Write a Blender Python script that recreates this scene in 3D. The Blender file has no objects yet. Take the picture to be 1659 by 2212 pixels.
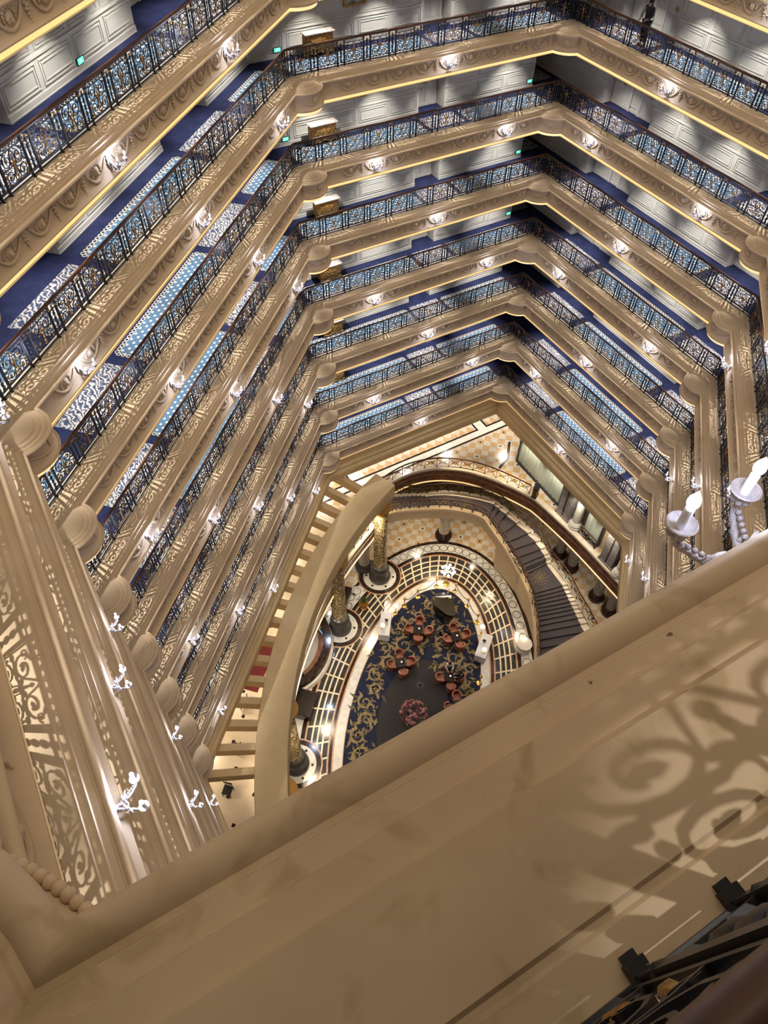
import bpy, math, random
from mathutils import Vector, Matrix
random.seed(7)
SC = bpy.context.scene
COL = SC.collection
PI = math.pi
S2 = math.sqrt(0.5)
EYE = Vector((-26.385749, -28.383022, 44.5))

# ------------------------------------------------------------------ materials
def _nt(name):
    m = bpy.data.materials.new(name)
    m.use_nodes = True
    nt = m.node_tree
    return m, nt, nt.nodes['Principled BSDF']

def lk(nt, a, b):
    nt.links.new(a, b)

def node(nt, t, **kw):
    n = nt.nodes.new(t)
    for k, v in kw.items():
        if k in n.inputs.keys():
            n.inputs[k].default_value = v
        else:
            setattr(n, k, v)
    return n

def ramp(nt, fac, stops):
    r = nt.nodes.new('ShaderNodeValToRGB')
    els = r.color_ramp.elements
    while len(els) < len(stops):
        els.new(0.5)
    for e, (p, c) in zip(els, stops):
        e.position = p
        e.color = (*c, 1)
    lk(nt, fac, r.inputs['Fac'])
    return r.outputs['Color']

def simple(name, col, rough=0.5, metal=0.0, var=0.0, scale=6.0, bump=0.0, bscale=40.0, spec=0.5):
    m, nt, b = _nt(name)
    b.inputs['Base Color'].default_value = (*col, 1)
    b.inputs['Roughness'].default_value = rough
    b.inputs['Metallic'].default_value = metal
    b.inputs['Specular IOR Level'].default_value = spec
    tc = None
    if var or bump:
        tc = node(nt, 'ShaderNodeTexCoord')
    if var:
        n = node(nt, 'ShaderNodeTexNoise', Scale=scale, Detail=4.0)
        lk(nt, tc.outputs['Object'], n.inputs['Vector'])
        lo = tuple(c * (1 - var) for c in col)
        hi = tuple(min(1, c * (1 + var)) for c in col)
        lk(nt, ramp(nt, n.outputs['Fac'], [(0.3, lo), (0.7, hi)]), b.inputs['Base Color'])
    if bump:
        n2 = node(nt, 'ShaderNodeTexNoise', Scale=bscale, Detail=3.0)
        lk(nt, tc.outputs['Object'], n2.inputs['Vector'])
        bp = node(nt, 'ShaderNodeBump', Strength=bump, Distance=0.02)
        lk(nt, n2.outputs['Fac'], bp.inputs['Height'])
        lk(nt, bp.outputs['Normal'], b.inputs['Normal'])
    return m

def emit(name, col, strength, base=(0.8, 0.8, 0.8), sample=False):
    m, nt, b = _nt(name)
    b.inputs['Base Color'].default_value = (*base, 1)
    b.inputs['Emission Color'].default_value = (*col, 1)
    b.inputs['Emission Strength'].default_value = strength
    m.cycles.emission_sampling = 'FRONT_BACK' if sample else 'NONE'
    return m

M = {}
M['plaster'] = simple('painted_plaster', (0.57, 0.437, 0.288), 0.8, var=0.06, scale=1.3, bump=0.04, bscale=9, spec=0.15)
M['curb'] = simple('pale_stone_curb', (0.62, 0.52, 0.39), 0.5)
M['white'] = simple('white_panelling', (0.62, 0.59, 0.52), 0.45, var=0.03, scale=2)
M['dado'] = simple('white_moulding', (0.66, 0.63, 0.56), 0.4)
M['ceil'] = simple('ceiling_paint', (0.55, 0.5, 0.42), 0.7)
M['iron'] = simple('black_wrought_iron', (0.010, 0.010, 0.013), 0.38)
M['gilt'] = simple('gilt_leaf', (0.46, 0.26, 0.075), 0.42, 0.75, var=0.35, scale=30)
M['wood'] = simple('mahogany', (0.085, 0.032, 0.014), 0.35, var=0.3, scale=12)
M['cove'] = emit('warm_light_strip', (1.0, 0.60, 0.17), 1.1)
M['bulb'] = emit('lit_candle_bulb', (0.95, 0.96, 1.0), 14.0)
M['sconce'] = simple('white_resin', (0.42, 0.375, 0.36), 0.4, var=0.12, scale=60, bump=0.3, bscale=120)
M['candle'] = simple('white_candle_sleeve', (0.85, 0.85, 0.88), 0.4)
M['marble_w'] = simple('white_marble', (0.72, 0.68, 0.6), 0.2, var=0.12, scale=3)
M['marble_b'] = simple('brown_marble', (0.21, 0.085, 0.038), 0.18, var=0.45, scale=2.2)
M['marble_d'] = simple('dark_emperador_marble', (0.035, 0.018, 0.012), 0.15, var=0.5, scale=4)
M['green'] = emit('exit_green', (0.0, 1.0, 0.50), 1.1)
M['black'] = simple('black_plastic', (0.01, 0.01, 0.01), 0.4)

def carpet_navy():
    m, nt, b = _nt('navy_carpet')
    tc = node(nt, 'ShaderNodeTexCoord')
    n = node(nt, 'ShaderNodeTexNoise', Scale=2.0, Detail=3.0)
    lk(nt, tc.outputs['Object'], n.inputs['Vector'])
    lk(nt, ramp(nt, n.outputs['Fac'], [(0.35, (0.019, 0.023, 0.062)), (0.7, (0.030, 0.037, 0.095))]), b.inputs['Base Color'])
    b.inputs['Roughness'].default_value = 0.95
    b.inputs['Specular IOR Level'].default_value = 0.1
    return m
M['navy'] = carpet_navy()

def carpet_grey():
    m, nt, b = _nt('grey_scroll_carpet')
    tc = node(nt, 'ShaderNodeTexCoord')
    w = node(nt, 'ShaderNodeTexWave', Scale=2.2, Distortion=14.0, Detail=2.0)
    w.inputs['Detail Scale'].default_value = 1.6
    lk(nt, tc.outputs['Object'], w.inputs['Vector'])
    lk(nt, ramp(nt, w.outputs['Fac'], [(0.12, (0.04, 0.055, 0.12)), (0.38, (0.20, 0.20, 0.21)), (0.8, (0.52, 0.50, 0.47))]), b.inputs['Base Color'])
    b.inputs['Roughness'].default_value = 0.95
    return m
M['grey'] = carpet_grey()

def carpet_blue():
    m, nt, b = _nt('light_blue_sprig_carpet')
    uv = node(nt, 'ShaderNodeUVMap')
    sep = node(nt, 'ShaderNodeSeparateXYZ')
    lk(nt, uv.outputs['UV'], sep.inputs[0])
    # sprigs: short white dashes set on a staggered lattice
    def mth(op, a, bval=None, c=None):
        n = nt.nodes.new('ShaderNodeMath'); n.operation = op
        for i, v in enumerate((a, bval, c)):
            if v is None: continue
            if isinstance(v, (int, float)): n.inputs[i].default_value = v
            else: lk(nt, v, n.inputs[i])
        return n.outputs[0]
    row = mth('FLOOR', mth('DIVIDE', sep.outputs['Y'], 0.16))
    xs = mth('ADD', mth('DIVIDE', sep.outputs['X'], 0.30), mth('MULTIPLY', mth('MODULO', row, 2.0), 0.5))
    fx = mth('ABSOLUTE', mth('SUBTRACT', mth('FRACT', xs), 0.5))
    fy = mth('ABSOLUTE', mth('SUBTRACT', mth('FRACT', mth('DIVIDE', sep.outputs['Y'], 0.16)), 0.5))
    e = mth('ADD', mth('POWER', mth('DIVIDE', fx, 0.2), 2.0), mth('POWER', mth('DIVIDE', fy, 0.30), 2.0))
    lk(nt, ramp(nt, e, [(0.7, (0.62, 0.65, 0.62)), (1.0, (0.085, 0.165, 0.26))]), b.inputs['Base Color'])
    b.inputs['Roughness'].default_value = 0.95
    return m
M['blue'] = carpet_blue()
M['scroll'] = simple('cream_scroll_border', (0.62, 0.58, 0.46), 0.95)

# ------------------------------------------------------------------ mesh builder
class MB:
    def __init__(s):
        s.v = []; s.f = []; s.m = []; s.uv = {}
    def add(s, vs, fs, mat=0, uv=None):
        b = len(s.v)
        s.v += [tuple(p) for p in vs]
        if uv:
            for i, t in enumerate(uv): s.uv[b + i] = t
        for f in fs:
            s.f.append([b + i for i in f]); s.m.append(mat)
    def box(s, x0, x1, y0, y1, z0, z1, mat=0, bev=0.0):
        if bev:
            b = bev
            rings = []
            for z, i in ((z0, b), (z0 + b, 0), (z1 - b, 0), (z1, b)):
                rings.append([(x0 + i + b*0, y0 + i, z), (x1 - i, y0 + i, z), (x1 - i, y1 - i, z), (x0 + i, y1 - i, z)])
            s.loft(rings, mat, closed=True, caps=True)
            return
        s.add([(x0, y0, z0), (x1, y0, z0), (x1, y1, z0), (x0, y1, z0), (x0, y0, z1), (x1, y0, z1), (x1, y1, z1), (x0, y1, z1)],
              [(3, 2, 1, 0), (4, 5, 6, 7), (0, 1, 5, 4), (1, 2, 6, 5), (2, 3, 7, 6), (3, 0, 4, 7)], mat)
    def loft(s, rings, mat=0, closed=True, caps=False):
        n = len(rings[0]); vs = [p for r in rings for p in r]; fs = []
        k = n if closed else n - 1
        for i in range(len(rings) - 1):
            for j in range(k):
                a = i*n + j; b = i*n + (j+1) % n
                fs.append((a, b, b + n, a + n))
        if caps:
            fs.append(tuple(range(n))[::-1]); fs.append(tuple(range((len(rings)-1)*n, len(rings)*n)))
        s.add(vs, fs, mat)
    def lathe(s, prof, n=16, mat=0, c=(0, 0, 0), sx=1.0, sy=1.0):
        rings = [[(c[0] + r*sx*math.cos(2*PI*i/n), c[1] + r*sy*math.sin(2*PI*i/n), c[2] + z) for i in range(n)] for r, z in prof]
        s.loft(rings, mat, True, True)
    def tube(s, pts, r, n=6, mat=0, caps=True, flat=None):
        pts = [Vector(p) for p in pts]; rings = []
        up = Vector((0, 0, 1)); prev = None
        for i, p in enumerate(pts):
            t = (pts[min(i+1, len(pts)-1)] - pts[max(i-1, 0)])
            t = t.normalized() if t.length > 1e-9 else Vector((1, 0, 0))
            if prev is None:
                a = up if abs(t.z) < 0.95 else Vector((0, 1, 0))
                x = t.cross(a).normalized()
            else:
                x = (prev - t * prev.dot(t))
                x = x.normalized() if x.length > 1e-6 else t.orthogonal().normalized()
            prev = x
            y = t.cross(x)
            rr = r[i] if isinstance(r, (list, tuple)) else r
            ph = PI/n
            rings.append([p + x*rr*math.cos(2*PI*j/n + ph) + y*rr*math.sin(2*PI*j/n + ph) for j in range(n)])
        s.loft(rings, mat, True, caps)
    def ell(s, c, rx, ry, rz, n=8, k=5, mat=0, rot=None):
        rings = []
        for i in range(k + 1):
            a = -PI/2 + PI*i/k
            rr = max(math.cos(a), 0.02); z = math.sin(a)
            ring = []
            for j in range(n):
                p = Vector((rx*rr*math.cos(2*PI*j/n), ry*rr*math.sin(2*PI*j/n), rz*z))
                if rot: p = rot @ p
                ring.append(p + Vector(c))
            rings.append(ring)
        s.loft(rings, mat, True, True)
    def prism(s, poly, z0, z1, mat=0):
        n = len(poly)
        s.loft([[(x, y, z0) for x, y in poly], [(x, y, z1) for x, y in poly]], mat, True, True)
    def xf(s, mtx, start=0):
        for i in range(start, len(s.v)):
            s.v[i] = tuple(mtx @ Vector(s.v[i]))
    def mesh(s, name, mats, smooth=35):
        me = bpy.data.meshes.new(name)
        me.from_pydata(s.v, [], s.f)
        for mt in (mats if isinstance(mats, (list, tuple)) else [mats]): me.materials.append(mt)
        for p, mi in zip(me.polygons, s.m): p.material_index = mi
        if s.uv:
            ul = me.uv_layers.new(name='UVMap')
            for l in me.loops: ul.data[l.index].uv = s.uv.get(l.vertex_index, (0, 0))
        if smooth:
            for p in me.polygons: p.use_smooth = True
            me.set_sharp_from_angle(angle=math.radians(smooth))
        me.update()
        return me
    def build(s, name, mats, parent=None, smooth=35):
        return link(name, s.mesh(name, mats, smooth), parent)

def link(name, me, parent=None, loc=None, rz=None):
    o = bpy.data.objects.new(name, me)
    COL.objects.link(o)
    if parent is not None: o.parent = parent
    if loc is not None: o.location = loc
    if rz is not None: o.rotation_euler = (0, 0, rz)
    return o

def tag(o, label, cat, group=None, kind=None):
    o['label'] = label; o['category'] = cat
    if group: o['group'] = group
    if kind: o['kind'] = kind
    return o

def struct(o, label, cat):
    return tag(o, label, cat, None, 'structure')

def thing(name, label, cat, loc=(0, 0, 0), rz=0.0, group=None):
    o = bpy.data.objects.new(name, None)
    o.empty_display_size = 0.1
    COL.objects.link(o)
    o.location = loc; o.rotation_euler = (0, 0, rz)
    return tag(o, label, cat, group)

def copy_tree(o, loc, rz, label=None, group=None):
    r = o.copy(); COL.objects.link(r)
    r.location = loc; r.rotation_euler = (0, 0, rz)
    if label: r['label'] = label
    if group: r['group'] = group
    for ch in list(o.children):
        c = ch.copy(); COL.objects.link(c); c.parent = r
        for g in list(ch.children):
            d = g.copy(); COL.objects.link(d); d.parent = c
    return r

# ------------------------------------------------------------------ plan of the atrium: a hexagon of galleries
CORN = [(0, 0), (-14.2, 0), (-28.4, -14.2), (-28.4, -28.53), (-14.2, -28.53), (0, -14.2)]   # counter-clockwise, void inside
NAMES = ['back', 'left', 'west', 'near', 'east', 'right']
SAY = {'back': 'far side', 'left': 'left side', 'west': 'lower left side', 'near': 'near side', 'east': 'lower right side', 'right': 'right side'}

class Side:
    def __init__(s, i):
        s.p = Vector(CORN[i]); q = Vector(CORN[(i+1) % 6]); d = q - s.p
        s.len = d.length; s.d = d.normalized(); s.n = Vector((-s.d.y, s.d.x)); s.rz = math.atan2(s.d.y, s.d.x)
    def at(s, x, y, z=0.0):
        q = s.p + s.d*x + s.n*y
        return Vector((q.x, q.y, z))
SIDE = {n: Side(i) for i, n in enumerate(NAMES)}

def ZB(k):
    return 42.7 if k == -2 else 32.991 - 3.5*(k - 1)
ORD = {7: 'lowest', 6: 'second lowest', 5: 'third lowest', 4: 'fourth lowest', 3: 'fifth lowest', 2: 'sixth lowest', 1: 'seventh lowest', 0: 'eighth lowest', -1: 'ninth lowest', -2: 'photographer\'s own'}

HALF = [45, 67.5, 67.5, 45, 67.5, 67.5]
def ring(o, arcs=True, N=10):
    """closed plan polyline at inward offset o; the corners swell into round corbels"""
    out = []
    for i in range(6):
        pin = SIDE[NAMES[(i-1) % 6]]; pout = SIDE[NAMES[i]]
        h = math.radians(HALF[i])
        # exact half angle from the edges
        cosang = max(-1, min(1, (-pin.d).dot(pout.d))); h = math.acos(cosang)/2
        bis = (pin.n + pout.n).normalized(); base = Vector(CORN[i])
        V = base + bis*(o/math.sin(h))
        big = h > 1.0
        R0, off = (0.90, -0.19) if big else (1.08, -0.38)
        q = o/math.sin(h) - 0.75/math.sin(h) - off
        R = R0 + o - 0.75
        t = 0
        if arcs and R > 0.05:
            disc = q*q*math.cos(h)**2 - q*q + R*R
            if disc > 0: t = -q*math.cos(h) + math.sqrt(disc)
        if t < 0.05 or R <= q:
            out += [V.copy() for _ in range(N + 1)]; continue
        c = base + bis*(0.75/math.sin(h) + off)
        a, b = V - pin.d*t, V + pout.d*t
        a0 = math.atan2(a.y - c.y, a.x - c.x); a1 = math.atan2(b.y - c.y, b.x - c.x)
        am = math.atan2(bis.y, bis.x)
        def near(x, r):
            while x - r > PI: x -= 2*PI
            while x - r < -PI: x += 2*PI
            return x
        a0, a1 = near(a0, am), near(a1, am)
        for j in range(N + 1):
            w = a0 + (a1 - a0)*j/N
            out.append(c + Vector((math.cos(w), math.sin(w)))*R)
    return out

PROF = [(-0.10, 0.003), (0.09, 0.003), (0.115, 0.0), (0.125, -0.012), (0.14, -0.012), (0.15, 0.0), (0.44, -0.010), (0.452, -0.046), (0.545, -0.054), (0.557, -0.092),
        (0.628, -0.100), (0.636, -0.122), (0.655, -0.122), (0.668, -0.110), (0.688, -0.101), (0.71, -0.099), (0.732, -0.106), (0.75, -0.12), (0.761, -0.138), (0.763, -0.156), (0.755, -0.173), (0.74, -0.186), (0.72, -0.194), (0.70, -0.198),
        (0.665, -0.22), (0.64, -0.27), (0.625, -0.36), (0.622, -0.5), (0.64, -0.62), (0.675, -0.70), (0.735, -0.74), (0.76, -0.755), (0.76, -0.785), (0.73, -0.80), (0.69, -0.805)]
def ring_mesh(prof, mat=0, mb=None):
    mb = mb or MB()
    rings = [[(p.x, p.y, z) for p in ring(o)] for o, z in prof]
    mb.loft(rings, mat, True, False)
    return mb

# relief of garlands, medallions and shell clusters laid along the frieze
def swag_module(mb, side, x):
    st = len(mb.v)
    pts = []
    for j in range(13):
        u = -0.45 + 0.90*j/12
        pts.append((u, 0.655, -0.27 - 0.36*(1 - (u/0.45)**2)))
    mb.tube(pts, [0.018 + 0.020*math.sin(PI*j/12) for j in range(13)], 6)
    mb.ell((0, 0.63, -0.42), 0.125, 0.055, 0.135, 10, 4)
    mb.ell((0.02, 0.655, -0.40), 0.06, 0.06, 0.08, 7, 4)
    mb.ell((-0.03, 0.655, -0.47), 0.07, 0.055, 0.05, 7, 4)
    for a in range(9):
        w = PI*(a - 4)/7
        mb.ell((math.sin(w)*0.19, 0.635, -0.42 + math.cos(w)*0.165), 0.032, 0.035, 0.045, 6, 3)
    for dx, dz, r in ((-0.59, -0.25, 0.085), (-0.53, -0.32, 0.055), (-0.65, -0.32, 0.055), (-0.59, -0.38, 0.06), (-0.55, -0.44, 0.045), (-0.62, -0.46, 0.045), (-0.58, -0.53, 0.04), (-0.60, -0.60, 0.03), (-0.59, -0.66, 0.022), (-0.68, -0.24, 0.04), (-0.5, -0.24, 0.04)):
        mb.ell((dx, 0.635, dz), r, 0.06, r*0.85, 7, 4)
    mtx = Matrix.Translation((side.p.x, side.p.y, 0)) @ Matrix.Rotation(side.rz, 4, 'Z') @ Matrix.Translation((x, 0, 0))
    mb.xf(mtx, st)

def relief_mesh(names):
    mb = MB()
    for n in names:
        sd = SIDE[n]; a = 1.75; L = sd.len - 2*a; k = max(1, round(L/1.18))
        for i in range(k):
            swag_module(mb, sd, a + L*(i + 0.5)/k)
    # an oval boss on each round corner
    for i in range(6):
        pts = ring(0.64)[i*11:(i+1)*11]
        p = pts[5]; c = (pts[4] - pts[6]); ang = math.atan2(c.y, c.x)
        rot = Matrix.Rotation(ang, 3, 'Z')
        mb.ell((p.x, p.y, -0.43), 0.15, 0.03, 0.13, 9, 4, 0, rot)
        mb.tube([(q.x, q.y, -0.32 - 0.28*math.sin(PI*j/10)) for j, q in enumerate(ring(0.65)[i*11:(i+1)*11])], 0.022, 5)
    for i in range(6):
        pts = ring(0.752)[i*11:(i+1)*11]
        for a_, b_ in zip(pts[:-1], pts[1:]):
            nb = max(1, int((b_ - a_).length/0.038)) if (b_ - a_).length < 0.5 else 0
            for j in range(nb):
                q_ = a_.lerp(b_, (j + 0.5)/nb); mb.ell((q_.x, q_.y, -0.735), 0.026, 0.026, 0.024 + 0.006*(j % 2), 8, 5)
    return mb

trim_me = ring_mesh(PROF).mesh('gallery_cornice', [M['plaster']], 33)
swag_me = relief_mesh(['back', 'left', 'west', 'near', 'right', 'east']).mesh('swag_relief', [M['plaster']], 50)
curb_mb = MB()
curb_mb.loft([[(p.x, p.y, z) for p in ring(o, False)] for o, z in ((-0.12, 0.0), (-0.12, 0.012), (0.095, 0.012), (0.10, 0.008), (0.10, 0.0))], 0, True, False)
curb_me = curb_mb.mesh('curb', [M['curb']])
cove_mb = MB()
cove_mb.loft([[(p.x, p.y, z) for p in ring(o)] for o, z in ((0.685, -0.805), (0.685, -0.92), (0.64, -0.925))], 0, True, False)
cove_me = cove_mb.mesh('light_strip', [M['cove']])

WALLY = -1.95
def offs(o):
    return ring(o, False, 0)
# gallery floor with its woven fields
def floor_mesh():
    mb = MB()
    a = ring(0.0, False, 1)[::2]; b = ring(-2.2, False, 1)[::2]
    for i in range(6):
        j = (i + 1) % 6
        mb.add([(a[i].x, a[i].y, 0), (a[j].x, a[j].y, 0), (b[j].x, b[j].y, 0), (b[i].x, b[i].y, 0)], [(0, 1, 2, 3)], 0)
    def field(n, x0, x1, y0, y1, mat, z):
        sd = SIDE[n]
        P = [sd.at(x, y, z) for x, y in ((x0, y0), (x1, y0), (x1, y1), (x0, y1))]
        mb.add(P, [(0, 1, 2, 3)], mat, [(x0, y0), (x1, y0), (x1, y1), (x0, y1)])
    def slab(n, x0, x1, y0, y1, z=-0.004):
        field(n, x0, x1, y0, y1, 0, z)
    def scallops(n, x0, x1, y0, y1, z):
        # looped cream border round a blue field
        sd = SIDE[n]
        path = []
        for xa, ya, xb, yb in ((x0, y0, x1, y0), (x1, y0, x1, y1), (x1, y1, x0, y1), (x0, y1, x0, y0)):
            L = math.hypot(xb-xa, yb-ya); k = max(2, int(L/0.16))
            for i in range(k):
                cx, cy = xa + (xb-xa)*(i+.5)/k, ya + (yb-ya)*(i+.5)/k
                r0, r1 = 0.05, 0.085
                m = 8
                P = [];
                for j in range(m):
                    w = 2*PI*j/m
                    P.append(sd.at(cx + r0*math.cos(w), cy + r0*math.sin(w), z)); P.append(sd.at(cx + r1*math.cos(w), cy + r1*math.sin(w), z))
                mb.add(P, [(2*j, 2*j+1, (2*j+3) % (2*m), (2*j+2) % (2*m)) for j in range(m)], 3)
    for n, blues, greys, rec in (('left', [(-0.2, 2.6), (7.25, 13.25), (17.6, 20.2)], [(3.55, 6.75), (13.75, 16.7)], [(3.3, 6.9), (13.4, 17.0)]),
                                 ('back', [(0.5, 4.9), (7.4, 13.8)], [(5.2, 7.1)], [(5.35, 6.8)]),
                                 ('right', [(3.5, 9.5), (0.1, 0.2)], [(10.0, 12.8), (0.6, 2.9)], [(0.7, 3.15), (9.8, 13.0)]),
                                 ('west', [(0.5, 13.0)], [], []), ('near', [(0.5, 13.0)], [], []), ('east', [(0.3, 19.0)], [], [])):
        for x0, x1 in blues:
            if x1 - x0 < 0.5: continue
            field(n, x0, x1, -1.28, -0.3, 2, 0.004)
            scallops(n, x0, x1, -1.33, -0.27, 0.006)
        for x0, x1 in greys:
            field(n, x0, x1, -1.45, -0.25, 1, 0.005)
        for x0, x1 in rec:
            slab(n, x0, x1, -3.3, -2.19)
    for i in range(6):
        j = (i + 1) % 6
        mb.add([(a[i].x, a[i].y, -0.25), (a[j].x, a[j].y, -0.25), (b[j].x, b[j].y, -0.25), (b[i].x, b[i].y, -0.25)], [(3, 2, 1, 0)], 0)
    # passage leading off past the far corner
    mb.add([(0, 2.19, -0.003), (2.2, 2.19, -0.003), (2.2, 7, -0.003), (-0.2, 7, -0.003)], [(0, 1, 2, 3)], 0)
    mb.add([(0.35, 2.4, 0.005), (1.6, 2.4, 0.005), (1.6, 6.8, 0.005), (0.35, 6.8, 0.005)], [(0, 1, 2, 3)], 1)
    return mb
floor_me = floor_mesh().mesh('gallery_floor', [M['navy'], M['grey'], M['blue'], M['scroll']], 0)

ceil_mb = MB()
a = ring(0.74, False, 1)[::2]; b = ring(-3.4, False, 1)[::2]
for i in range(6):
    j = (i + 1) % 6
    mbp = [(a[i].x, a[i].y), (a[j].x, a[j].y), (b[j].x, b[j].y), (b[i].x, b[i].y)]
    ceil_mb.add([(x, y, -0.925) for x, y in mbp], [(3, 2, 1, 0)])
ceil_mb.add([(-0.2, 3.3, -0.925), (2.2, 3.3, -0.925), (2.2, 7, -0.925), (-0.2, 7, -0.925)], [(3, 2, 1, 0)])
ceil_me = ceil_mb.mesh('gallery_ceiling', [M['ceil']], 0)

# panelled corridor walls, local x along the wall, atrium towards +y
H = 2.58
def frame(mb, x0, x1, z0, z1, y, w=0.035, d=0.022):
    if x1 - x0 < 3*w or z1 - z0 < 3*w: return
    for a in ((x0, x1, z0, z0 + w), (x0, x1, z1 - w, z1), (x0, x0 + w, z0 + w, z1 - w), (x1 - w, x1, z0 + w, z1 - w)):
        mb.box(a[0], a[1], y, y + d, a[2], a[3], 1)
def panels(mb, x0, x1, y, mats=None):
    L = x1 - x0
    k = max(1, round(L/1.7)); w = L/k
    for i in range(k):
        a, b = x0 + w*i + 0.09, x0 + w*(i+1) - 0.09
        frame(mb, a, b, 0.24, 0.84, y); frame(mb, a + 0.09, b - 0.09, 0.33, 0.75, y)
        frame(mb, a, b, 1.06, 2.42, y); frame(mb, a + 0.08, b - 0.08, 1.14, 2.34, y, 0.025)
    mb.box(x0, x1, y, y + 0.03, 0, 0.16, 1); mb.box(x0, x1, y, y + 0.045, 0.0, 0.03, 1)
    mb.box(x0, x1, y, y + 0.035, 0.92, 0.985, 1)
    mb.box(x0, x1, y, y + 0.06, 2.48, H, 1)
RDEP = {'left': 1.15, 'back': 0.7, 'right': 0.5}
def wall_mesh(x0, x1, recs, depth=1.15):
    mb = MB(); cur = x0
    for r0, r1 in list(recs) + [(None, None)]:
        e = r0 if r0 is not None else x1
        if e > cur:
            mb.box(cur, e, WALLY - depth - 0.1, WALLY, 0, H, 0)
            panels(mb, cur, e, WALLY)
            for xx in (cur, e):         # returns
                pass
        if r0 is None: break
        mb.box(r0, r1, WALLY - depth - 0.1, WALLY - depth, 0, H, 0)
        mb.box(r0, r1, WALLY - depth, WALLY - depth + 0.03, 0, 0.14, 1)
        mid = (r0 + r1)/2; w2 = (r1 - r0)/2 - 1.15
        if w2 > 0.1:
            frame(mb, mid - w2, mid + w2, 0.24, 0.84, WALLY - depth); frame(mb, mid - w2, mid + w2, 1.06, 2.4, WALLY - depth)
        cur = r1
    return mb
WALLS = {'left': wall_mesh(-0.79, 20.87, [(3.3, 6.9), (13.4, 17.0)]).mesh('wall_left', [M['white'], M['dado']], 0),
         'back': wall_mesh(0.05, 14.99, [(5.35, 6.8)], 0.7).mesh('wall_back', [M['white'], M['dado']], 0),
         'right': wall_mesh(-0.79, 14.2, [(0.7, 3.15), (9.8, 13.0)], 0.5).mesh('wall_right', [M['white'], M['dado']], 0),
         'west': wall_mesh(-0.79, 16.2, []).mesh('wall_west', [M['white'], M['dado']], 0),
         'near': wall_mesh(-1.9, 15.0, []).mesh('wall_near', [M['white'], M['dado']], 0),
         'east': wall_mesh(-0.79, 20.9, []).mesh('wall_east', [M['white'], M['dado']], 0)}
pw = MB()
pw.box(1.95, 2.1, 0, 7, 0, H, 0); pw.box(-0.3, 2.1, 7, 7.1, 0, H, 0); pw.box(-0.15, -0.05, 3.0, 7, 0, H, 0)
st = len(pw.v); panels(pw, 0, 7.0, 0); pw.xf(Matrix.Translation((1.95, 0, 0)) @ Matrix.Rotation(PI/2, 4, 'Z'), st)
pass_me = pw.mesh('wall_passage', [M['white'], M['dado']], 0)

def worn_plaster():
    m, nt, b = _nt('worn_plaster')
    tc = node(nt, 'ShaderNodeTexCoord')
    n1 = node(nt, 'ShaderNodeTexNoise', Scale=1.6, Detail=4.0); n2 = node(nt, 'ShaderNodeTexNoise', Scale=16.0, Detail=2.0); n3 = node(nt, 'ShaderNodeTexNoise', Scale=5.0, Detail=5.0, Distortion=0.6)
    for n_ in (n1, n2, n3): lk(nt, tc.outputs['Object'], n_.inputs['Vector'])
    mx = node(nt, 'ShaderNodeMixRGB'); mx.blend_type = 'MULTIPLY'; mx.inputs['Fac'].default_value = 1
    lk(nt, ramp(nt, n1.outputs['Fac'], [(0.35, (0.50, 0.375, 0.25)), (0.65, (0.60, 0.47, 0.32))]), mx.inputs['Color1'])
    lk(nt, ramp(nt, n2.outputs['Fac'], [(0.205, (0.30, 0.25, 0.18)), (0.225, (1, 1, 1))]), mx.inputs['Color2'])
    m2 = node(nt, 'ShaderNodeMixRGB'); m2.blend_type = 'MULTIPLY'; m2.inputs['Fac'].default_value = 1
    lk(nt, mx.outputs[0], m2.inputs['Color1']); lk(nt, ramp(nt, n3.outputs['Fac'], [(0.34, (0.80, 0.78, 0.70)), (0.46, (1, 1, 1))]), m2.inputs['Color2'])
    lk(nt, m2.outputs[0], b.inputs['Base Color']); b.inputs['Roughness'].default_value = 0.75; b.inputs['Specular IOR Level'].default_value = 0.2
    return m
near_me = trim_me.copy(); near_me.materials.clear(); near_me.materials.append(worn_plaster())
LEVELS = list(range(-1, 8))
def lname(k): return ORD[k] + ' gallery'
for k in [-4, -3, -2] + LEVELS:
    z = ZB(k) if k > -3 else 42.7 + 3.5*(-2 - k)
    nm = lname(k) if k > -3 else ('gallery next above the photographer' if k == -3 else 'gallery second above the photographer')
    t = struct(link('trim_%d' % (k + 5), near_me if k == -2 else trim_me, None, (0, 0, z)), 'beige moulded cornice with garlands edging the ' + nm, 'cornice')
    if k >= -2:
        link('swag_relief', swag_me, t); link('light_strip', cove_me, t)
        if k > -2: link('curb', curb_me, t)
    struct(link('floor', floor_me, None, (0, 0, z)), 'navy carpeted corridor floor of the ' + nm, 'floor')
    struct(link('ceiling', ceil_me, None, (0, 0, z)), 'painted soffit beneath the floor of the ' + nm, 'ceiling')
    if k < -2: continue
    for n in NAMES:
        if k == -2 and n in ('left', 'back', 'right', 'east'): continue
        sd = SIDE[n]
        o = struct(link('wall_' + n, WALLS[n], None, sd.at(0, 0, z), sd.rz), 'white panelled corridor wall on the %s of the %s' % (SAY[n], nm), 'wall')
        if k == -1: o.scale = (1, 1, 0.68)
    if k >= 0:
        struct(link('wall_passage', pass_me, None, (0, 0, z)), 'white panelled passage wall leading off behind the far corner of the ' + nm, 'wall')

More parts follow.
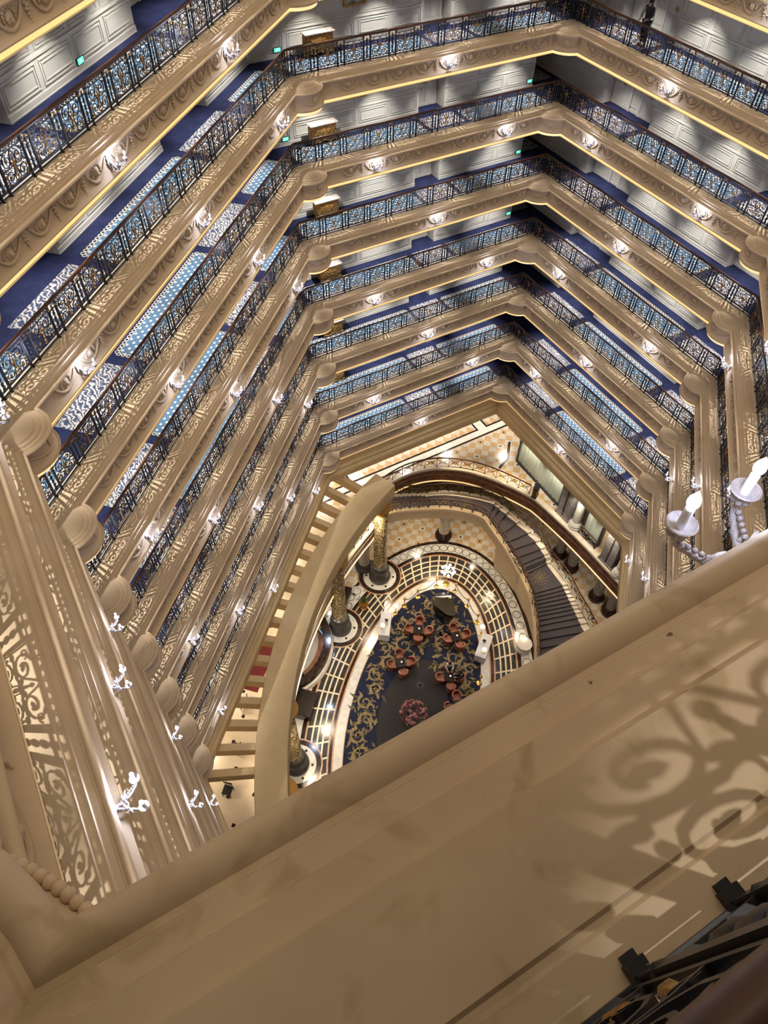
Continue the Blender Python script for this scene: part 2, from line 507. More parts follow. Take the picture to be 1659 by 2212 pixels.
# ------------------------------------------------------------------ wrought iron railings
PW = 1.183
def spiral(c, r, a0, turns, sgn, k=16, shrink=0.25):
    pts = []
    for i in range(k + 1):
        f = i/k; rr = r*(1 - (1 - shrink)*f); w = a0 + sgn*2*PI*turns*f
        pts.append((c[0] + rr*math.cos(w), 0, c[1] + rr*math.sin(w)))
    return pts
def panel_mesh():
    mb = MB(); B = 0.0125
    W2 = 0.40
    mb.box(-0.44, 0.44, -0.01, 0.01, 0.13, 0.155); mb.box(-0.44, 0.44, -0.01, 0.01, 0.80, 0.82)
    for sx in (-1, 1):
        mb.box(sx*0.43 - 0.01, sx*0.43 + 0.01, -0.01, 0.01, 0.07, 0.92)
        # large C scrolls above and below
        mb.tube(spiral((sx*0.21, 0.63), 0.165, PI/2 - sx*0.2, 1.35, -sx), B, 4)
        mb.tube(spiral((sx*0.23, 0.31), 0.150, -PI/2 + sx*0.2, 1.35, sx), B, 4)
        mb.tube([(sx*0.02, 0, 0.16), (sx*0.10, 0, 0.22), (sx*0.06, 0, 0.34), (sx*0.045, 0, 0.47), (sx*0.11, 0, 0.56), (sx*0.06, 0, 0.7), (sx*0.02, 0, 0.8)], B, 4)
        mb.tube([(sx*0.42, 0, 0.47), (sx*0.33, 0, 0.50), (sx*0.2, 0, 0.465), (sx*0.05, 0, 0.5)], B, 4)
        mb.tube(spiral((sx*0.375, 0.475), 0.05, PI, 1.0, sx, 8), B*0.8, 4)
        # gilt leaves on the scrolls
        for x, z, rx, rz, a in ((0.21, 0.63, 0.05, 0.026, 0.5), (0.24, 0.31, 0.055, 0.03, -0.6), (0.33, 0.20, 0.06, 0.022, 0.9),
                                (0.385, 0.36, 0.025, 0.05, 0.2), (0.15, 0.48, 0.055, 0.02, 0.2)):
            mb.ell((sx*x, 0, z), rx, 0.016, rz, 6, 4, 1, Matrix.Rotation(-sx*a, 3, 'Y'))
        mb.tube(spiral((sx*0.345, 0.70), 0.06, 0, 1.1, -sx, 9), B*0.8, 4); mb.tube(spiral((sx*0.09, 0.30), 0.05, PI, 1.1, -sx, 9), B*0.8, 4)
        mb.tube(spiral((sx*0.36, 0.21), 0.05, PI/2, 1.1, sx, 9), B*0.8, 4)
    # centre finial
    for z, rx, rz in ((0.50, 0.045, 0.075), (0.60, 0.022, 0.05), (0.385, 0.035, 0.06), (0.27, 0.05, 0.04), (0.69, 0.03, 0.035), (0.19, 0.06, 0.025)):
        mb.ell((0, 0, z), rx, 0.02, rz, 6, 4, 1)
    for sx in (-1, 1):
        mb.ell((sx*0.06, 0, 0.545), 0.05, 0.015, 0.02, 6, 4, 1, Matrix.Rotation(-sx*0.7, 3, 'Y'))
    # wave band under the handrail
    pts = []
    for i in range(33):
        u = -0.44 + 0.88*i/32
        pts.append((u, 0, 0.865 + 0.032*math.sin(i*PI/2)))
    mb.tube(pts, 0.009, 4)
    return mb
def post_mesh():
    mb = MB()
    for sx in (-1, 1):
        x = sx*0.14
        mb.box(x - 0.02, x + 0.02, -0.02, 0.02, 0.03, 0.92)
        mb.box(x - 0.024, x + 0.024, -0.03, 0.045, 0.004, 0.04); mb.box(x - 0.017, x + 0.017, 0.04, 0.062, 0.004, 0.024)
        mb.ell((x, 0, 0.80), 0.034, 0.034, 0.04, 7, 4, 1); mb.ell((x, 0, 0.88), 0.026, 0.026, 0.026, 7, 4, 1)
        mb.ell((x, 0, 0.14), 0.03, 0.03, 0.02, 7, 4, 0)
    for i in range(5):
        mb.ell((0, 0, 0.2 + 0.14*i), 0.05, 0.014, 0.075, 6, 4, 0)
    mb.ell((0, 0, 0.82), 0.05, 0.02, 0.04, 6, 4, 1)
    mb.box(-0.14, 0.14, -0.012, 0.012, 0.13, 0.155); mb.box(-0.14, 0.14, -0.012, 0.012, 0.74, 0.76)
    return mb
panel_me = panel_mesh().mesh('scroll_panel', [M['iron'], M['gilt']], 60)
post_me = post_mesh().mesh('twin_post', [M['iron'], M['gilt']], 60)
RAILS = {}
def rail_meshes(L):
    h = MB()
    h.loft([[(x, y, z) for y, z in ((-0.035, 0.925), (-0.042, 0.95), (-0.036, 0.985), (-0.015, 1.0), (0.015, 1.0), (0.036, 0.985), (0.042, 0.95), (0.035, 0.925))] for x in (0.035, L - 0.035)], 0, True, True)
    b = MB(); b.box(0.03, L - 0.03, -0.014, 0.014, 0.03, 0.06); b.box(0.03, L - 0.03, -0.012, 0.012, 0.905, 0.925)
    return h.mesh('handrail', [M['wood']], 50), b.mesh('bottom_rail', [M['iron']], 0)
for n in NAMES: RAILS[n] = rail_meshes(SIDE[n].len)
def railing(n, k, z, x0=None, x1=None, dx=0.0):
    sd = SIDE[n]
    t = thing('railing', 'black and gilt iron railing on the %s of the %s' % (SAY[n], lname(k)), 'railing', sd.at(0, 0, z), sd.rz, 'gallery railings')
    link('handrail', RAILS[n][0], t); link('bottom_rail', RAILS[n][1], t)
    c = round(sd.len/PW); w = sd.len/c
    for i in range(c):
        xm = w*(i + 0.5)
        if x0 is not None and not (x0 < xm < x1): continue
        o = link('scroll_panel', panel_me, t, (xm + dx, 0, 0)); o.scale = (w/PW*0.95, 1, 1)
        link('twin_post', post_me, t, (w*i + dx if i else 0.20, 0, 0))
    link('twin_post', post_me, t, (sd.len - 0.20 if x1 is None else w*round(x1/w) + dx, 0, 0))
for k in LEVELS:
    for n in NAMES:
        if n == 'near': continue
        if n == 'west' and k > 2: continue
        if n == 'east' and k < 1: continue
        if n in ('back', 'right') and k < 1: continue
        railing(n, k, ZB(k))
railing('near', -2, ZB(-2), 0.2, 7.1, 0.37)

# ------------------------------------------------------------------ candle sconces on the fascias
def sconce_body():
    mb = MB()
    # scrolled back plaque, against y = 0, light side +y
    mb.lathe([(0.001, 0.0), (0.07, 0.0), (0.085, 0.012), (0.06, 0.028), (0.04, 0.024), (0.001, 0.04)], 18, 0)
    mb.xf(Matrix.Rotation(-PI/2, 4, 'X') @ Matrix.Scale(1.9, 4, (0, 1, 0)))
    for i in range(9):
        w = PI*(i - 4)/7
        mb.ell((0.09*math.sin(w), 0.02, 0.12 + 0.06*math.cos(w)), 0.022, 0.014, 0.035, 6, 4, 0, Matrix.Rotation(w, 3, 'Y'))
    mb.ell((0, 0.05, -0.03), 0.045, 0.045, 0.045, 8, 5)
    mb.ell((0, 0.03, -0.17), 0.03, 0.02, 0.05, 7, 4)
    return mb
def sconce_arm(sx):
    mb = MB()
    pts = [(0, 0.05, -0.03), (sx*0.04, 0.14, -0.10), (sx*0.10, 0.26, -0.11), (sx*0.16, 0.35, -0.07), (sx*0.175, 0.36, 0.0), (sx*0.175, 0.36, 0.03)]
    # smooth the arm
    P = []
    for i in range(len(pts) - 1):
        for j in range(4):
            f = j/4
            P.append(tuple(pts[i][c]*(1-f) + pts[i+1][c]*f for c in range(3)))
    P.append(pts[-1])
    mb.tube(P, [0.014 + 0.004*(i % 2) for i in range(len(P))], 7)
    mb.tube(spiral_y((sx*0.085, 0.20, -0.055), 0.055, sx), 0.011, 6)
    for i in range(9):
        w = 2*PI*i/9
        mb.ell((sx*0.055 + 0.05*math.cos(w), 0.17 + 0.02*math.cos(w), -0.10 + 0.055*math.sin(w)), 0.03, 0.016, 0.02, 7, 4, 0, Matrix.Rotation(-w, 3, 'Y'))
    for i in range(12):
        f = i/11; mb.ell((sx*0.16*f, 0.06 + 0.27*f, -0.045 - 0.02*math.sin(PI*f)), 0.014, 0.014, 0.014, 7, 4)
    for i in range(7):
        w = 2*PI*i/7; mb.ell((sx*0.175 + 0.03*math.cos(w), 0.36 + 0.03*math.sin(w), 0.012), 0.018, 0.018, 0.026, 6, 4)
    for i in range(5):
        mb.ell((sx*(0.03 + 0.018*i), 0.10 + 0.035*i, -0.105 - 0.012*math.sin(i)), 0.02, 0.015, 0.022, 6, 4)
    return mb
def spiral_y(c, r, sx):
    return [(c[0] + sx*(r*(1-0.75*i/14))*math.cos(2*PI*1.3*i/14), c[1] + 0.3*(r*(1-0.75*i/14))*math.cos(2*PI*1.3*i/14), c[2] + r*(1-0.75*i/14)*math.sin(2*PI*1.3*i/14)) for i in range(15)]
cup_mb = MB(); cup_mb.lathe([(0.012, -0.01), (0.03, 0.0), (0.055, 0.012), (0.064, 0.03), (0.060, 0.034), (0.048, 0.02), (0.022, 0.012), (0.004, 0.012)], 20)
candle_mb = MB(); candle_mb.lathe([(0.004, 0.012), (0.020, 0.012), (0.0205, 0.03), (0.0195, 0.118), (0.014, 0.126), (0.004, 0.126)], 14)
bulb_mb = MB(); bulb_mb.lathe([(0.004, 0.122), (0.013, 0.126), (0.022, 0.142), (0.0255, 0.158), (0.022, 0.178), (0.013, 0.198), (0.005, 0.212), (0.001, 0.218)], 14)
body_me = sconce_body().mesh('backplate', [M['sconce']], 60)
arm_me = {s: sconce_arm(s).mesh('arm', [M['sconce']], 60) for s in (-1, 1)}
cup_me, candle_me, bulb_me = cup_mb.mesh('cup', [M['sconce']], 50), candle_mb.mesh('candle', [M['candle']], 50), bulb_mb.mesh('bulb', [M['bulb']], 60)
def lamp(name, typ, loc, power, col, radius=0.05, rot=None, **kw):
    l = bpy.data.lights.new(name, typ); l.energy = power; l.color = col
    if typ != 'SUN' and typ != 'AREA': l.shadow_soft_size = radius
    for a, v in kw.items(): setattr(l, a, v)
    o = bpy.data.objects.new(name, l); COL.objects.link(o); o.location = loc
    if rot: o.rotation_euler = rot
    return o
SCONCE_P, SPOT_P = 34.0, 520.0
POSW = {'mid': 'at the middle', 'a': 'nearer its left end', 'b': 'nearer its right end'}
def sconce(n, k, x, where):
    sd = SIDE[n]; z = ZB(k) - 0.43
    p = sd.at(x, 0.655, z)
    t = thing('wall_sconce', 'white sconce on the %s of the %s, %s' % (SAY[n], lname(k), where), 'wall light', p, sd.rz, 'candle sconces on the gallery fascias')
    link('backplate', body_me, t)
    for s in (-1, 1):
        a = link('arm', arm_me[s], t)
        for nm, me in (('cup', cup_me), ('candle', candle_me), ('bulb', bulb_me)):
            c = link(nm, me, a); c.location = (s*0.175, 0.36, 0.03)
    lamp('sconce_glow', 'POINT', sd.at(x, 0.655 + 0.26, z + 0.30), SCONCE_P*(0.25 if k == -2 else 1), (0.62, 0.70, 1.0), 0.06)
def spots(n, k, xs, power=SPOT_P):
    sd = SIDE[n]
    for x in xs:
        zz = ZB(k) + (1.62 if k == -1 else 2.5)
        o = lamp('corridor_downlight', 'SPOT', sd.at(x, -0.90, zz), power, (1.0, 0.96, 0.92), 0.022, (0, 0, 0), spot_size=math.radians(90), spot_blend=0.75)
for k in LEVELS:
    odd = k % 2 != 0
    for n in NAMES:
        sd = SIDE[n]
        if n == 'near': continue
        if n in ('left', 'east'):
            xs = [(2.95, 'near its far end'), (10.04, 'at the middle'), (17.15, 'near its near end')] if odd else [(6.5, 'far one of two'), (13.6, 'near one of two')]
            if n == 'east': xs = [(sd.len - x, w) for x, w in xs]
        else:
            xs = [(7.13, 'at the middle')] if odd else [(3.58, 'first of two' if n != 'back' else 'right one of two'), (10.65, 'second of two' if n != 'back' else 'left one of two')]
            if n == 'right': xs = [(sd.len - x, w.replace('first', 'far').replace('second', 'near')) for x, w in xs]
        for x, w in xs: sconce(n, k, x, w)
    for n, xs in (('left', (1.7, 5.1, 8.4, 11.7, 15.2, 18.6)), ('back', (1.8, 6.0, 9.2, 12.4)), ('right', (1.8, 5.0, 8.2, 11.6)), ('west', (1.8, 5.3, 8.9, 12.5)), ('east', (2.5, 7.5, 12.5, 17.5))):
        if n == 'west' and k > 2: continue
        spots(n, k, xs)
lamp('corridor_downlight', 'SPOT', SIDE['near'].at(3.75, -0.98, ZB(-2) + 2.5), 150, (1.0, 0.94, 0.87), 0.03, (0, 0, 0), spot_size=math.radians(70), spot_blend=0.25)
lamp('corridor_downlight', 'SPOT', SIDE['near'].at(1.0, -0.98, ZB(-2) + 2.5), 110, (1.0, 0.94, 0.87), 0.16, (0, 0, 0), spot_size=math.radians(62), spot_blend=0.25)
sconce('near', -2, 4.05, 'just beyond the parapet edge')

# ------------------------------------------------------------------ doors in the recesses
def door_mesh():
    mb = MB()
    mb.box(-0.62, -0.5, -0.02, 0.06, 0, 2.2, 0); mb.box(0.5, 0.62, -0.02, 0.06, 0, 2.2, 0); mb.box(-0.66, 0.66, -0.02, 0.07, 2.2, 2.34, 0)
    for a, b in ((-0.5, -0.01), (0.01, 0.5)):
        mb.box(a, b, -0.01, 0.03, 0.01, 2.2, 0)
        frame(mb, a + 0.08, b - 0.08, 0.2, 0.8, 0.03, 0.03, 0.015); frame(mb, a + 0.08, b - 0.08, 0.95, 2.05, 0.03, 0.03, 0.015)
        mb.lathe([(0.001, 0), (0.1, 0), (0.12, 0.012), (0.1, 0.02), (0.001, 0.02)], 16, 0, (0, 0, 0)) if False else None
    return mb
door_me = door_mesh().mesh('door', [M['dado'], M['dado']], 0)
bt = MB(); bt.box(-0.5, 0.5, 0.03, 0.05, 0.01, 0.16, 0); plate_me = bt.mesh('kick_plate', [M['dado']], 0)
hmb = MB()
for sx in (-1, 1):
    hmb.box(sx*0.05 - 0.02, sx*0.05 + 0.02, 0.03, 0.045, 0.95, 1.15); hmb.tube([(sx*0.05, 0.04, 1.05), (sx*0.05, 0.09, 1.05), (sx*0.13, 0.09, 1.05)], 0.012, 6)
handle_me = hmb.mesh('handle', [M['gilt']], 0)
dn = 0
for k in range(0, 6):
    for n, xs in (('left', ((3.95, 'far recess, far one'), (6.25, 'far recess, near one'), (14.05, 'near recess, far one'), (16.35, 'near recess, near one'))), ('back', ((6.07, 'recess'),)),
                  ('right', ((10.5, 'recess near the corner, near one'), (12.3, 'recess near the corner, far one')))):
        if k > 3 and n == 'left': continue
        for x, w in xs:
            if n == 'back' and k < 1: continue
            dn += 1; sd = SIDE[n]
            d = struct(link('door_%d' % dn, door_me, None, sd.at(x, WALLY - RDEP[n] + 0.02, ZB(k)), sd.rz), 'white double door on the %s of the %s, %s' % (SAY[n], lname(k), w), 'door')
            link('handle', handle_me, d); link('kick_plate', plate_me, d)

# ------------------------------------------------------------------ gilded commodes with marble tops, pictures, exit signs
def commode():
    t = thing('commode', 'gilded carved commode with white marble top', 'cabinet')
    mb = MB()
    prof = []
    for z, g in ((0.16, -0.02), (0.3, 0.03), (0.5, 0.06), (0.7, 0.05), (0.84, 0.0)):
        r = []
        for j in range(13):
            u = -1 + 2*j/12
            r.append((u*0.60, 0.30 + g + 0.05*math.cos(u*PI/2*1.6), z))
        r += [(0.60 + g, 0.1, z), (0.60 + g*0.5, -0.25, z), (-0.60 - g*0.5, -0.25, z), (-0.60 - g, 0.1, z)]
        prof.append(r)
    mb.loft(prof, 0, True, True)
    mb.build('body', [M['commode']], t, 40)
    dk = MB()
    for i in range(15):
        u = -1 + 2*i/14
        dk.ell((u*0.5, 0.40, 0.50 + 0.12*math.sin(i*1.7)), 0.05, 0.03, 0.07, 7, 4)
    dk.tube([(-0.55, 0.39, 0.2), (-0.3, 0.42, 0.14), (0, 0.43, 0.22), (0.3, 0.42, 0.14), (0.55, 0.39, 0.2)], 0.025, 6)
    dk.build('carving', [M['gilt']], t, 60)
    tp = MB(); tp.box(-0.68, 0.68, -0.29, 0.44, 0.85, 0.90, 0, 0.015); tp.build('marble_top', [M['topm']], t)
    for sx in (-1, 1):
        for y in (-0.2, 0.32):
            lg = MB(); lg.tube([(sx*0.56, y, 0.2), (sx*0.60, y + 0.02, 0.1), (sx*0.57, y, 0.04), (sx*0.60, y + 0.02, 0.0)], [0.05, 0.035, 0.025, 0.03], 8)
            lg.build('leg', [M['gilt']], t, 60)
    for o_ in t.children: o_.scale = (1, 0.6, 0.97)
    for sx in (-1, 1):
        k_ = MB(); k_.ell((sx*0.25, 0.265, 0.64), 0.03, 0.03, 0.03, 8, 5); k_.build('knob', [M['gilt']], t, 60)
    return t
M['commode'] = simple('bronze_gilt_carving', (0.40, 0.20, 0.05), 0.4, 0.4, var=0.6, scale=14, bump=0.5, bscale=30)
M['topm'] = simple('grey_veined_marble', (0.40, 0.36, 0.32), 0.25, var=0.2, scale=5)
cm = commode()
for i, k in enumerate((1, 2, 3, 4, 5, 6)):
    loc = SIDE['back'].at(12.1, -1.48, ZB(k) + 0.004)
    lab = 'gilded commode with white marble top on the far side of the ' + lname(k)
    if i == 0:
        cm.location = loc; cm.rotation_euler = (0, 0, SIDE['back'].rz); cm['label'] = lab; cm['group'] = 'commodes by the far left corner'
    else:
        copy_tree(cm, loc, SIDE['back'].rz, lab, 'commodes by the far left corner')
def picture(k):
    t = thing('framed_picture', 'gilt framed painting on the far wall of the ' + lname(k), 'picture', SIDE['back'].at(10.15, WALLY + 0.0, ZB(k) + 1.75), SIDE['back'].rz, 'gilt framed pictures')
    mb = MB()
    for a in ((-0.52, 0.52, -0.4, -0.3), (-0.52, 0.52, 0.3, 0.4), (-0.52, -0.42, -0.3, 0.3), (0.42, 0.52, -0.3, 0.3)):
        mb.box(a[0], a[1], 0.03, 0.09, a[2], a[3], 0, 0.02)
    mb.build('picture_frame', [M['gilt']], t)
    c = MB(); c.box(-0.43, 0.43, 0.03, 0.05, -0.31, 0.31); c.build('canvas', [M['canvas']], t)
def canvas_mat():
    m, nt, b = _nt('landscape_canvas')
    tc = node(nt, 'ShaderNodeTexCoord'); n = node(nt, 'ShaderNodeTexNoise', Scale=5.0, Detail=5.0, Distortion=1.2)
    lk(nt, tc.outputs['Object'], n.inputs['Vector'])
    lk(nt, ramp(nt, n.outputs['Fac'], [(0.35, (0.05, 0.08, 0.05)), (0.5, (0.25, 0.27, 0.2)), (0.62, (0.5, 0.5, 0.45))]), b.inputs['Base Color'])
    return m
M['canvas'] = canvas_mat()
for k in (1, 2): picture(k)
def exit_sign(n, k, x, z, where):
    sd = SIDE[n]
    t = thing('exit_sign', 'green exit sign on the %s of the %s, %s' % (SAY[n], lname(k), where), 'sign', sd.at(x, WALLY + 0.035, ZB(k) + z), sd.rz, 'green exit signs')
    b = MB(); b.box(-0.18, 0.18, -0.035, 0.0, -0.085, 0.085, 0); b.build('housing', [M['black']], t)
    g = MB(); g.box(-0.14, 0.14, 0.0, 0.008, -0.07, 0.07, 0); g.build('lit_panel', [M['green']], t)
    w = MB()
    w.ell((0.03, 0.01, 0.045), 0.014, 0.004, 0.014, 8, 4)
    for pts in ([(0.02, 0.01, 0.03), (0.0, 0.01, -0.01)], [(0.0, 0.01, -0.01), (0.03, 0.01, -0.03), (0.03, 0.01, -0.06)], [(0.0, 0.01, -0.01), (-0.04, 0.01, -0.03), (-0.06, 0.01, -0.02)],
                [(0.02, 0.01, 0.025), (0.05, 0.01, 0.0)], [(0.02, 0.01, 0.025), (-0.03, 0.01, 0.02)]):
        w.tube(pts, 0.007, 5)
    w.build('pictogram', [M['signw']], t)
M['signw'] = emit('sign_white', (0.6, 1.0, 0.8), 1.2)
exit_sign('left', 0, 10.0, 0.26, 'between the door recesses')
exit_sign('back', 1, 13.72, 0.30, 'by the left corner')
exit_sign('back', 2, 13.70, 0.30, 'by the left corner')
for k in (1, 2, 3, 4): exit_sign('back', k, 0.27, 0.32, 'by the right corner')

# ================================================================== lobby and mezzanine
def LB(s, t, z=0.0):
    return Vector((-14.45 + (s + t)*S2, -13.15 + (s - t)*S2, z))
LROT = PI/4            # the lobby's long axis lies at 45 degrees in plan
ZM = 6.0
def crom(pts, n=6):
    P = [Vector(p) for p in pts]; out = []
    for i in range(len(P) - 1):
        a, b, c, d = P[max(i-1, 0)], P[i], P[i+1], P[min(i+2, len(P)-1)]
        for j in range(n):
            t = j/n
            out.append(0.5*((2*b) + (c - a)*t + (2*a - 5*b + 4*c - d)*t*t + (3*b - a - 3*c + d)*t**3))
    out.append(P[-1]); return out

def tile_mat():
    m, nt, b = _nt('diamond_marble_tiles')
    tc = node(nt, 'ShaderNodeTexCoord'); mp = node(nt, 'ShaderNodeMapping')
    mp.inputs['Rotation'].default_value = (0, 0, PI/4)
    mp.inputs['Scale'].default_value = (2.0, 2.0, 2.0)
    lk(nt, tc.outputs['Object'], mp.inputs['Vector'])
    sep = node(nt, 'ShaderNodeSeparateXYZ'); lk(nt, mp.outputs[0], sep.inputs[0])
    ck = node(nt, 'ShaderNodeTexChecker', Scale=1.0)
    ck.inputs['Color1'].default_value = (0.66, 0.60, 0.50, 1); ck.inputs['Color2'].default_value = (0.60, 0.40, 0.21, 1)
    cmb = node(nt, 'ShaderNodeCombineXYZ'); lk(nt, sep.outputs['X'], cmb.inputs['X']); lk(nt, sep.outputs['Y'], cmb.inputs['Y']); cmb.inputs['Z'].default_value = 0.5
    lk(nt, cmb.outputs[0], ck.inputs['Vector'])
    ns = node(nt, 'ShaderNodeTexNoise', Scale=3.0, Detail=4.0); lk(nt, tc.outputs['Object'], ns.inputs['Vector'])
    mx = node(nt, 'ShaderNodeMixRGB'); mx.blend_type = 'MULTIPLY'; mx.inputs['Fac'].default_value = 0.6
    lk(nt, ck.outputs['Color'], mx.inputs['Color1']); lk(nt, ramp(nt, ns.outputs['Fac'], [(0.3, (0.7, 0.62, 0.55)), (0.65, (1, 1, 1))]), mx.inputs['Color2'])
    # small black insets at every third crossing
    def mth(op, a, bval=None):
        n = nt.nodes.new('ShaderNodeMath'); n.operation = op
        for i, v in enumerate((a, bval)):
            if v is None: continue
            if isinstance(v, (int, float)): n.inputs[i].default_value = v
            else: lk(nt, v, n.inputs[i])
        return n.outputs[0]
    def d(o):
        return mth('ABSOLUTE', mth('SUBTRACT', mth('FRACT', mth('DIVIDE', o, 3.0)), 0.5))
    mxx = mth('MAXIMUM', d(sep.outputs['X']), d(sep.outputs['Y']))
    g = mth('LESS_THAN', mxx, 0.045)
    m2 = node(nt, 'ShaderNodeMixRGB'); lk(nt, g, m2.inputs['Fac']); lk(nt, mx.outputs[0], m2.inputs['Color1']); m2.inputs['Color2'].default_value = (0.02, 0.018, 0.016, 1)
    lk(nt, m2.outputs[0], b.inputs['Base Color'])
    b.inputs['Roughness'].default_value = 0.22
    return m
M['tile'] = tile_mat()
M['cream'] = simple('cream_marble', (0.70, 0.60, 0.46), 0.25, var=0.12, scale=2.5)
M['glass'] = simple('dark_glass_tile', (0.045, 0.042, 0.036), 0.12, var=0.35, scale=3)
M['orange'] = simple('rosa_marble_line', (0.50, 0.28, 0.15), 0.3, var=0.2, scale=6)
M['goldline'] = simple('cream_tile_joint', (0.74, 0.62, 0.42), 0.3)
M['band'] = simple('ochre_painted_plaster', (0.68, 0.51, 0.26), 0.65, var=0.05, scale=2)
M['deep'] = simple('dark_stone', (0.075, 0.065, 0.06), 0.3, var=0.3, scale=5)
M['curtain'] = simple('pale_green_sheer', (0.50, 0.54, 0.40), 0.8, var=0.1, scale=5)

# stepped beam under the lowest gallery, round the opening
bm_prof = [(0.62, -0.80), (0.62, -1.52), (0.65, -1.56), (0.70, -1.60), (0.74, -1.68), (0.74, -1.74), (0.70, -1.78), (0.70, -1.86), (0.76, -1.89), (0.80, -1.95), (0.80, -2.0), (0.84, -2.02), (0.86, -2.46), (0.82, -2.54), (0.2, -2.54)]
bmb = MB(); bmb.loft([[(p.x, p.y, z) for p in ring(o, False, 1)] for o, z in bm_prof], 0, True, False)
struct(link('trim_20', bmb.mesh('opening_beam', [M['band']], 30), None, (0, 0, ZB(7))), 'stepped ochre beam framing the opening under the lowest gallery', 'beam')
cb = MB(); a = ring(0.5, False, 1)[::2]; b = ring(-9.0, False, 1)[::2]
for i in range(6):
    j = (i+1) % 6
    cb.add([(a[i].x, a[i].y, 9.46), (a[j].x, a[j].y, 9.46), (b[j].x, b[j].y, 9.46), (b[i].x, b[i].y, 9.46)], [(3, 2, 1, 0)])
struct(cb.build('ceiling', [M['ceil']], None, 0), 'painted ceiling over the mezzanine', 'ceiling')
wl = MB()
wl.loft([[(p.x, p.y, z) for p in ring(-9.0, False, 1)[::2]] for z in (0, 9.5)], 0, True, False)
wl.f = [f[::-1] for f in wl.f]
struct(wl.build('wall_lobby', [M['cream']], None, 0), 'cream outer wall round the lobby and mezzanine', 'wall')

# ---- lobby floor: one slab, inlays in the same object
def ell_pts(a, b, n=96, s0=0.0, t0=0.0):
    return [LB(s0 + a*math.cos(2*PI*i/n), t0 - b*math.sin(2*PI*i/n)) for i in range(n)]
fl = MB()
o9 = ring(-9.0, False, 1)[::2]
fl.add([(p.x, p.y, 0) for p in o9], [tuple(range(6))], 0)
def eband(a0, b0, a1, b1, z, mat, n=96, s0=0.0, t0=0.0):
    A, B = ell_pts(a0, b0, n, s0, t0), ell_pts(a1, b1, n, s0, t0)
    fl.add([(p.x, p.y, z) for p in A] + [(p.x, p.y, z) for p in B], [(i, (i+1) % n, n + (i+1) % n, n + i)[::-1] for i in range(n)], mat)
def disc(s, t, r, z, mat, n=32, r0=0.0):
    if r0: eband(r0, r0, r, r, z, mat, n, s, t)
    else:
        P = ell_pts(r, r, n, s, t); fl.add([(p.x, p.y, z) for p in P], [tuple(range(n))[::-1]], mat)
CA, CBb = 9.25, 4.0
eband(9.0, 3.8, 10.0, 4.62, 0.006, 1)          # white marble border
eband(9.20, 3.96, 9.30, 4.05, 0.012, 3)
eband(10.0, 4.62, 10.1, 4.72, 0.008, 3); eband(10.1, 4.72, 10.32, 4.92, 0.008, 2)
eband(10.32, 4.92, 12.35, 6.55, 0.006, 4)       # dark glazed ring
eband(10.32, 4.92, 10.44, 5.03, 0.014, 3); eband(12.22, 6.44, 12.36, 6.56, 0.014, 3)
eband(12.36, 6.56, 12.62, 6.82, 0.010, 2)
eband(12.62, 6.82, 13.35, 7.6, 0.009, 1); eband(13.35, 7.6, 13.62, 7.85, 0.010, 2)
NR = 4
for i in range(1, NR):
    f = i/NR; a_, b_ = 10.44 + (12.22-10.44)*f, 5.03 + (6.44-5.03)*f
    eband(a_ - 0.055, b_ - 0.055, a_ + 0.055, b_ + 0.055, 0.014, 5)
n = 60
for i in range(n):
    w = 2*PI*(i + 0.5)/n
    p, q = LB(10.40*math.cos(w), -5.0*math.sin(w)), LB(12.26*math.cos(w), -6.48*math.sin(w))
    d = (q - p).normalized(); e = Vector((-d.y, d.x, 0))*0.055
    fl.add([(v.x, v.y, 0.016) for v in (p - e, p + e, q + e, q - e)], [(3, 2, 1, 0)], 5)
for i in range(78):                                # ring of inlaid circles
    w = 2*PI*(i + .5)/78
    if abs(w) > 1.25 and abs(w) < 2*PI - 1.25: continue
    disc(12.98*math.cos(w), -7.2*math.sin(w), 0.32, 0.016, 6, 20, 0.25)
COLS = [(9.09, -4.87), (4.25, -6.40), (-5.6, -6.15), (-9.6, -4.75), (9.09, 4.87 + 1.3), (4.25, 7.7)]
for s, t in COLS[:4]:
    disc(s, t, 1.62, 0.018, 3); disc(s, t, 1.52, 0.021, 2); disc(s, t, 1.22, 0.024, 1)
    for i in range(6):
        w = 2*PI*(i + .3)/6; disc(s + 0.98*math.cos(w), t + 0.98*math.sin(w), 0.09, 0.027, 2, 10)
for s, t in ((7.4, -6.1), (6.75, -6.4)):
    disc(s, t, 0.42, 0.019, 1); disc(s, t, 0.30, 0.022, 6, 20, 0.25)
o = struct(fl.build('floor', [M['tile'], M['marble_w'], M['marble_d'], M['orange'], M['glass'], M['goldline'], simple('grey_inlay', (0.2, 0.17, 0.12), 0.3)], None, 0), 'inlaid marble lobby floor with oval glass tiled ring', 'floor')

